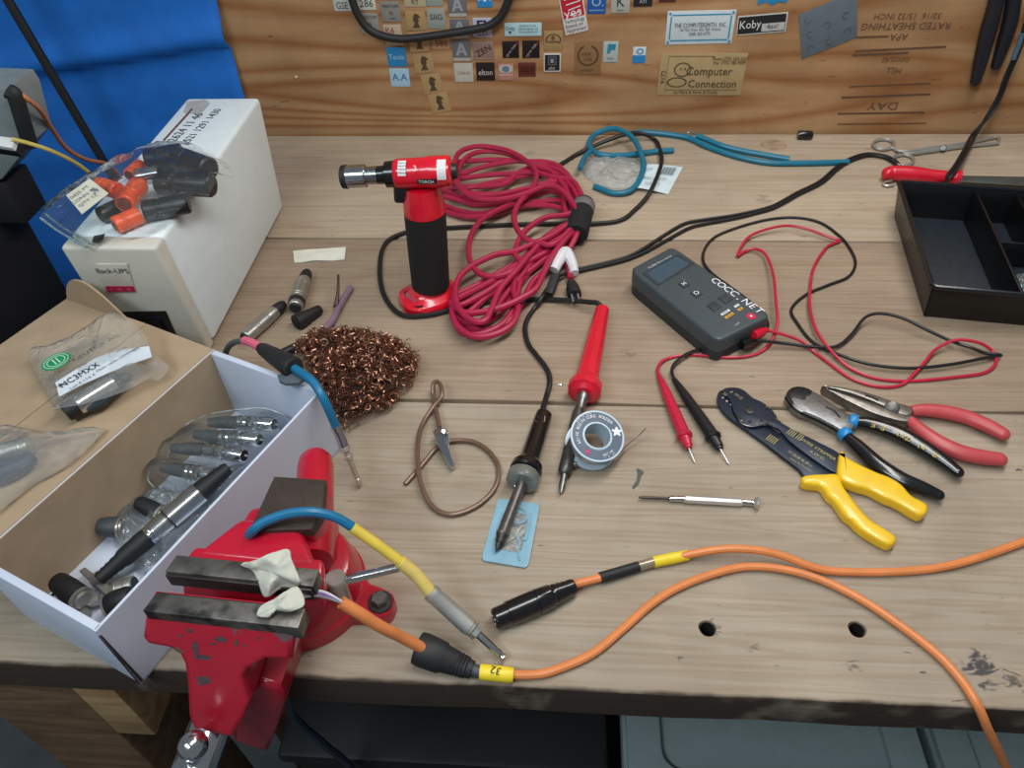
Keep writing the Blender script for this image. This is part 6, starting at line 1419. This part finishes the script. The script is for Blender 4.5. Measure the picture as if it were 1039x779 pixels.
def disc(rx, ry, dz, ri=None):
    f = lambda r1, r2: [ec + ex * math.cos(t) * r1 + ey * math.sin(t) * r2 + Vector((0, 0, dz)) for t in [6.28318 * i / 32 for i in range(32)]]
    return G().plate(f(rx, ry), .0003, holes=[f(*ri)] if ri else ())
M_pgrn = mat('pale_green_line', '#b6d2c2', .5)
nb.part('emblem', disc(.0122, .0105, 0), M_grn, label='round green emblem')
nb.part('emblem_ring', disc(.0104, .0089, .0004, (.0097, .0083)), M_pgrn); nb.part('emblem_ring', disc(.0078, .0067, .0004, (.0070, .0060)), M_pgrn)
for k in (-1, 1): nb.part('emblem_bar', G().plate([ec + ex * (k * .0016 + a) + ey * b + Vector((0, 0, .0005)) for a, b in ((-.0006, -.0045), (.0006, -.0045), (.0006, .0045), (-.0006, .0045))], .0003), M_pgrn)
A, Bq = P(78, 411.5, .094), P(116, 388, .096)
nc = Thing('microphone_connector', 'silver microphone connector inside the bag with the green emblem', 'connector', P(97, 400, .084))
nc.part('shell', G().lathe(A, Bq, [(0, .0082), (.03, .0090), (.9, .0092), (1, .0080)], 24), mat('polished_shell', '#c9cac6', .22, 1.0))
nc.part('insert', G().lathe(P(66, 419, .0935), A + (Bq - A) * .03, [(0, .0074), (.1, .0082), (1, .0082)], 22), M_cap)
nc.part('boot', G().lathe(Bq, P(131, 382, .096), [(0, .0070), (.3, .0072), (.45, .0050), (1, .0040)], 18), M_cap)
nc.part('side_latch', G().tube([P(88, 415, .0915), P(103, 407, .092), P(114, 396, .094), P(126, 388, .095)], [.003, .0048, .0045, .002], n=10), mat('dark_teal_latch', '#22323a', .4))
# bag at the left edge
eb = Thing('plastic_bag', 'milky clear bag at the left edge of the box lid', 'bag', P(30, 470, .083))
eo = [P(u, v, .083 + dz) for u, v, dz in ((-30, 445, .004), (0, 433, .004), (22, 435, .005), (43, 440, .005), (62, 441, .004), (86, 438, .002), (106, 436, .001), (92, 452, .001), (76, 467, .001), (55, 480, .001), (33, 492, .001), (8, 512, .001), (-20, 530, .001), (-45, 500, .002))]
eb.part('film', dome(eo, 0, .012, 10, .003, 33, over=[(P(31, 452, .0935), P(-12, 464, .0925), .009), (P(33, 462, .090), P(-20, 486, .090), .0085)]), film('milky_bag_film', tint='#d5dbdd', haze=.16, gloss=.22), smooth=30)
ek = Thing('silver_connector', 'silver connector with dark blue boot in the bag at the left edge', 'connector', P(5, 463, .084))
A, Bq = P(31, 452, .0935), P(-12, 464, .0925)
ek.part('shell', G().lathe(A, Bq, [(0, .0080), (.06, .0090), (.20, .0090), (.22, .0082), (.26, .0082), (.28, .0086), (1, .0086)], 22), M_xlr)
ek.part('boot', G().tube([P(33, 462, .090), P(20, 472, .090), P(0, 481, .090), P(-20, 486, .090)], [.005, .0075, .0085, .008], n=14), mat('navy_boot', '#1f3346', .5))

# ------------------------------------------------------------------ bag of orange and black connectors on the backup unit
UZ = .1465
ub = Thing('plastic_bag', 'zip bag of orange and black connectors on top of the backup unit', 'bag', P(140, 205, UZ))
uo = [P(u, v, UZ + dz) for u, v, dz in ((88, 252, .001), (70, 243, .004), (56, 234, .006), (40, 221, .010), (54, 208, .014), (68, 197, .018), (92, 181, .022), (121, 166, .024), (155, 151, .018), (180, 146, .016), (200, 151, .014), (216, 160, .012), (231, 170, .010), (238, 183, .006), (231, 198, .002), (212, 211, .001), (190, 222, .001), (166, 232, .001), (146, 239, .001), (120, 245, .001), (104, 247, .001))]

for k in range(2):
    ub.part('zip_strip', G().tube([P(41 + 5 * k, 221 - 4 * k, UZ + .013), P(57 + 4.5 * k, 233 - 4 * k, UZ + .0085), P(72 + 4 * k, 242 - 4 * k, UZ + .006), P(88 + 3 * k, 251 - 4 * k, UZ + .003)], .0012, n=6), film('zip_film', tint='#9fc0cf', haze=.45, gloss=.3))
ul = [P(67, 198, UZ + .034), P(91, 181, UZ + .038), P(110, 196, UZ + .034), P(83, 217, UZ + .030)]
ub.part('label', G().plate(ul, .0005), mat('ivory_label', '#cfcdbb', .6))
for i in range(3): ub.text(('0425 PT', 'CONN 7P', 'QTY 12')[i], bil(ul, .40, .25 + .24 * i) + Vector((0, 0, .0004)), ul[1] - ul[0], ul[0] - ul[3], .0062, M_grey_ink, 'print')
for i in range(3):
    for j in range(3):
        if (i * 2 + j) % 3 != 1: ub.part('code_block', G().plate([bil(ul, .70 + .06 * i + a, .45 + .08 * j + b) + Vector((0, 0, .0006)) for a, b in ((0, 0), (.05, 0), (.05, .07), (0, .07))], .0003), M_grey_ink)
M_or = mat('orange_plastic', '#f0581c', .35)
def ucon(label, a, b, r, m, z0=None, z1=None, hollow=False, cat='connector', name='connector_sleeve', grp=None, fl=1.0):
    z0 = UZ + r + .001 if z0 is None else z0; z1 = z0 if z1 is None else z1
    A, Bq = P(*a, z0), P(*b, z1)
    CAPS.append((A, Bq, r)); t = Thing(name, label, cat, (A + Bq) / 2 - Vector((0, 0, r)), grp)
    t.part('sleeve', G().lathe(A, Bq, [(0, r * .85), (.04, r), (.30, r), (.32, r * .93), (.38, r * .93), (.40, r), (.96, r), (1, r * .85)], 22), m)
    ax = (A - Bq).normalized()
    t.part('bore', G().lathe(A - ax * .0006, A + ax * .0005, [(0, r * .72), (1, r * .70)], 18), mat('dark_orange_bore', '#6a2410', .7) if m is M_or else mat('hole_black', '#050506', .9))
    return t
CAPS = []
OG = 'orange connectors in the zip bag'; BG = 'black connectors in the zip bag'
ucon('orange connector nearest the paper label in the zip bag', (101, 188), (120, 194), .0085, M_or, UZ + .020, UZ + .020, grp=OG)
ucon('orange connector in the middle of the zip bag', (126, 207), (141, 188), .0095, M_or, UZ + .020, UZ + .016, grp=OG)
ucon('orange connector nearest the front edge of the zip bag', (116, 229), (142, 218), .0085, M_or, grp=OG)
ucon('small orange connector at the far side of the zip bag', (131, 178), (143, 167), .0070, M_or, grp=OG)
M_bcon = mat('black_connector', '#15171a', .38)
ucon('black connector at the far left of the black ones in the zip bag', (148, 163), (186, 157), .0125, M_bcon, UZ + .014, UZ + .014, grp=BG)
ucon('black connector at the far right end of the zip bag', (180, 160), (213, 172), .0125, M_bcon, UZ + .014, UZ + .014, grp=BG)
ucon('largest black connector along the middle of the zip bag', (160, 185), (216, 188), .0120, M_bcon, UZ + .015, UZ + .013, grp=BG)
ucon('black connector along the front edge of the zip bag', (146, 214), (192, 206), .0100, M_bcon, grp=BG)
ucon('small black connector by the paper label in the zip bag', (101, 219), (122, 209), .0080, M_bcon, grp=BG)
ucon('bright silver collar between the orange and black connectors in the zip bag', (138, 180), (162, 176), .0085, M_chrome, UZ + .022, UZ + .022)
ub.part('film', dome(uo, 0, .022, 10, .004, 41, over=CAPS), film('zip_bag_film', haze=.03, gloss=.22), smooth=30)
single('plastic_tab', 'small black plastic tab poking out under the zip bag', 'tab', G().hexa([P(93, 246, UZ), P(104, 243, UZ), P(107, 238, UZ), P(95, 240, UZ)], [P(93, 245, UZ + .006), P(104, 242, UZ + .006), P(107, 237, UZ + .006), P(95, 239, UZ + .006)], bevel=.001), M_black, P(99, 242, UZ))

# ------------------------------------------------------------------ under the bench
M_bin = mat('grey_green_bin_plastic', '#8a9696', .5, vary=.04)
def bin_(label, x0, x1, y0, y1, z1, z0=-.849):
    t = Thing('storage_bin', label, 'storage bin', ((x0 + x1) / 2, (y0 + y1) / 2, z0))
    t.part('tub', G().hexa([Vector((x0 + .04, y0 + .04, z0)), Vector((x1 - .04, y0 + .04, z0)), Vector((x1 - .04, y1 - .04, z0)), Vector((x0 + .04, y1 - .04, z0))], [Vector((x0 + .015, y0 + .015, z1 - .03)), Vector((x1 - .015, y0 + .015, z1 - .03)), Vector((x1 - .015, y1 - .015, z1 - .03)), Vector((x0 + .015, y1 - .015, z1 - .03))], bevel=.015, seg=3), M_bin)
    def rr_(m, z, r=.03):
        o = []
        for cx_, cy_, a0 in ((x0 + m + r, y0 + m + r, 180), (x1 - m - r, y0 + m + r, 270), (x1 - m - r, y1 - m - r, 0), (x0 + m + r, y1 - m - r, 90)):
            for k in range(6): a = math.radians(a0 + 18 * k); o.append(Vector((cx_ + r * math.cos(a), cy_ + r * math.sin(a), z)))
        return o
    ld = t.part('lid', G().plate(rr_(0, z1 - .004), .028, bevel=.005, seg=3), M_bin)
    t.part('lid_rim', G().plate(rr_(.004, z1 + .006), .0105, bevel=.003, seg=3, holes=[rr_(.040, z1 + .006, .02)]), M_bin)
    return t
bin_('grey-green storage bin with a recessed lid under the middle of the bench', .072, .385, -.02 + .03, .50, -.30)
bin_('grey-green storage bin under the right end of the bench', .408, .75, -.005, .50, -.33)
db = Thing('storage_bin', 'dark translucent storage bin in shadow left of the grey-green ones', 'storage bin', (-.06, .26, -.849))
M_dk = mat('smoky_plastic', '#0a0b0c', .6)
db.part('tub', G().box((-.125, .28, -.60), (.35, .44, .50), bevel=.012), M_dk)
db.part('lid', G().box((-.125, .28, -.338), (.365, .455, .022), bevel=.006), M_dk)
for i in range(3): db.part('rib', G().box((.025 + i * .012, .0555, -.60), (.004, .004, .46), bevel=.001), mat('smoky_rib', '#3a4044', .3))
wp = Thing('wooden_panel', 'dark stained wooden panel standing under the bench beside the vise', 'panel', (-.26, .20, -.849))
wp.part('board', G().box((-.372, .20, -.55), (.10, .04, .60), bevel=.002), M_frame); wp.part('edge_strip', G().box((-.316, .178, -.55), (.008, .006, .60), bevel=.001), mat('pale_edge_strip', '#8c8478', .6))
single('vise_cable', 'dark blue cable hanging below the bench behind the vise', 'cable', G().tube([P(289, 700, -.045), PW(293, 712, .02), PW(300, 730, .03), PW(330, 756, .036), PW(360, 785, .042), PW(380, 840, .045)], .004), mat('dark_blue_cable', '#1c2a3c', .5), P(293, 712, -.1))

# ------------------------------------------------------------------ pieces that belong to a part go under that part
UNDER = {'power_backup_unit': {'lettering': 'name_plate', 'indicator_strip': 'name_plate', 'switch_recess': 'switch_frame', 'power_switch': 'switch_frame'},
         'multimeter': {'display': 'display_bezel', 'jack_dot': 'jack_ring', 'button': 'case_front', 'key': 'case_front', 'printed_block': 'case_front', 'hand_lettering': 'case_front', 'seam_line': 'case_front'},
         'solder_spool': {'lettering': 'label', 'emblem': 'label'}, 'butane_torch': {'burner_bore': 'burner_tip'},
         'wire_stripper': {'stud': 'upper_blade', 'pivot': 'upper_blade', 'pivot_slot': 'upper_blade', 'size_number': 'upper_blade', 'crimp_hole': 'lower_blade', 'strip_notch': 'upper_blade'},
         'extension_cord': {'prong': 'plug'}, 'diagonal_cutter': {'hand_lettering': 'grip'},
         'plastic_bag': {'print': 'label', 'bar': 'label', 'code_block': 'label', 'emblem_ring': 'emblem', 'emblem_bar': 'emblem'},
         'storage_bin': {'lid_rim': 'lid'}, 'connector_boot': {}, 'soldering_iron': {'guard_rivet': 'guard', 'marking': 'handle_sticker'}}
for o in list(COL.objects):
    if o.parent is None and o.type == 'EMPTY':
        rules = UNDER.get(o.name.split('.')[0])
        if not rules: continue
        kids = list(o.children); first = {}
        for k in kids: first.setdefault(k.name.split('.')[0], k)
        for k in kids:
            tgt = rules.get(k.name.split('.')[0])
            if tgt and tgt in first and first[tgt] is not k: k.parent = first[tgt]
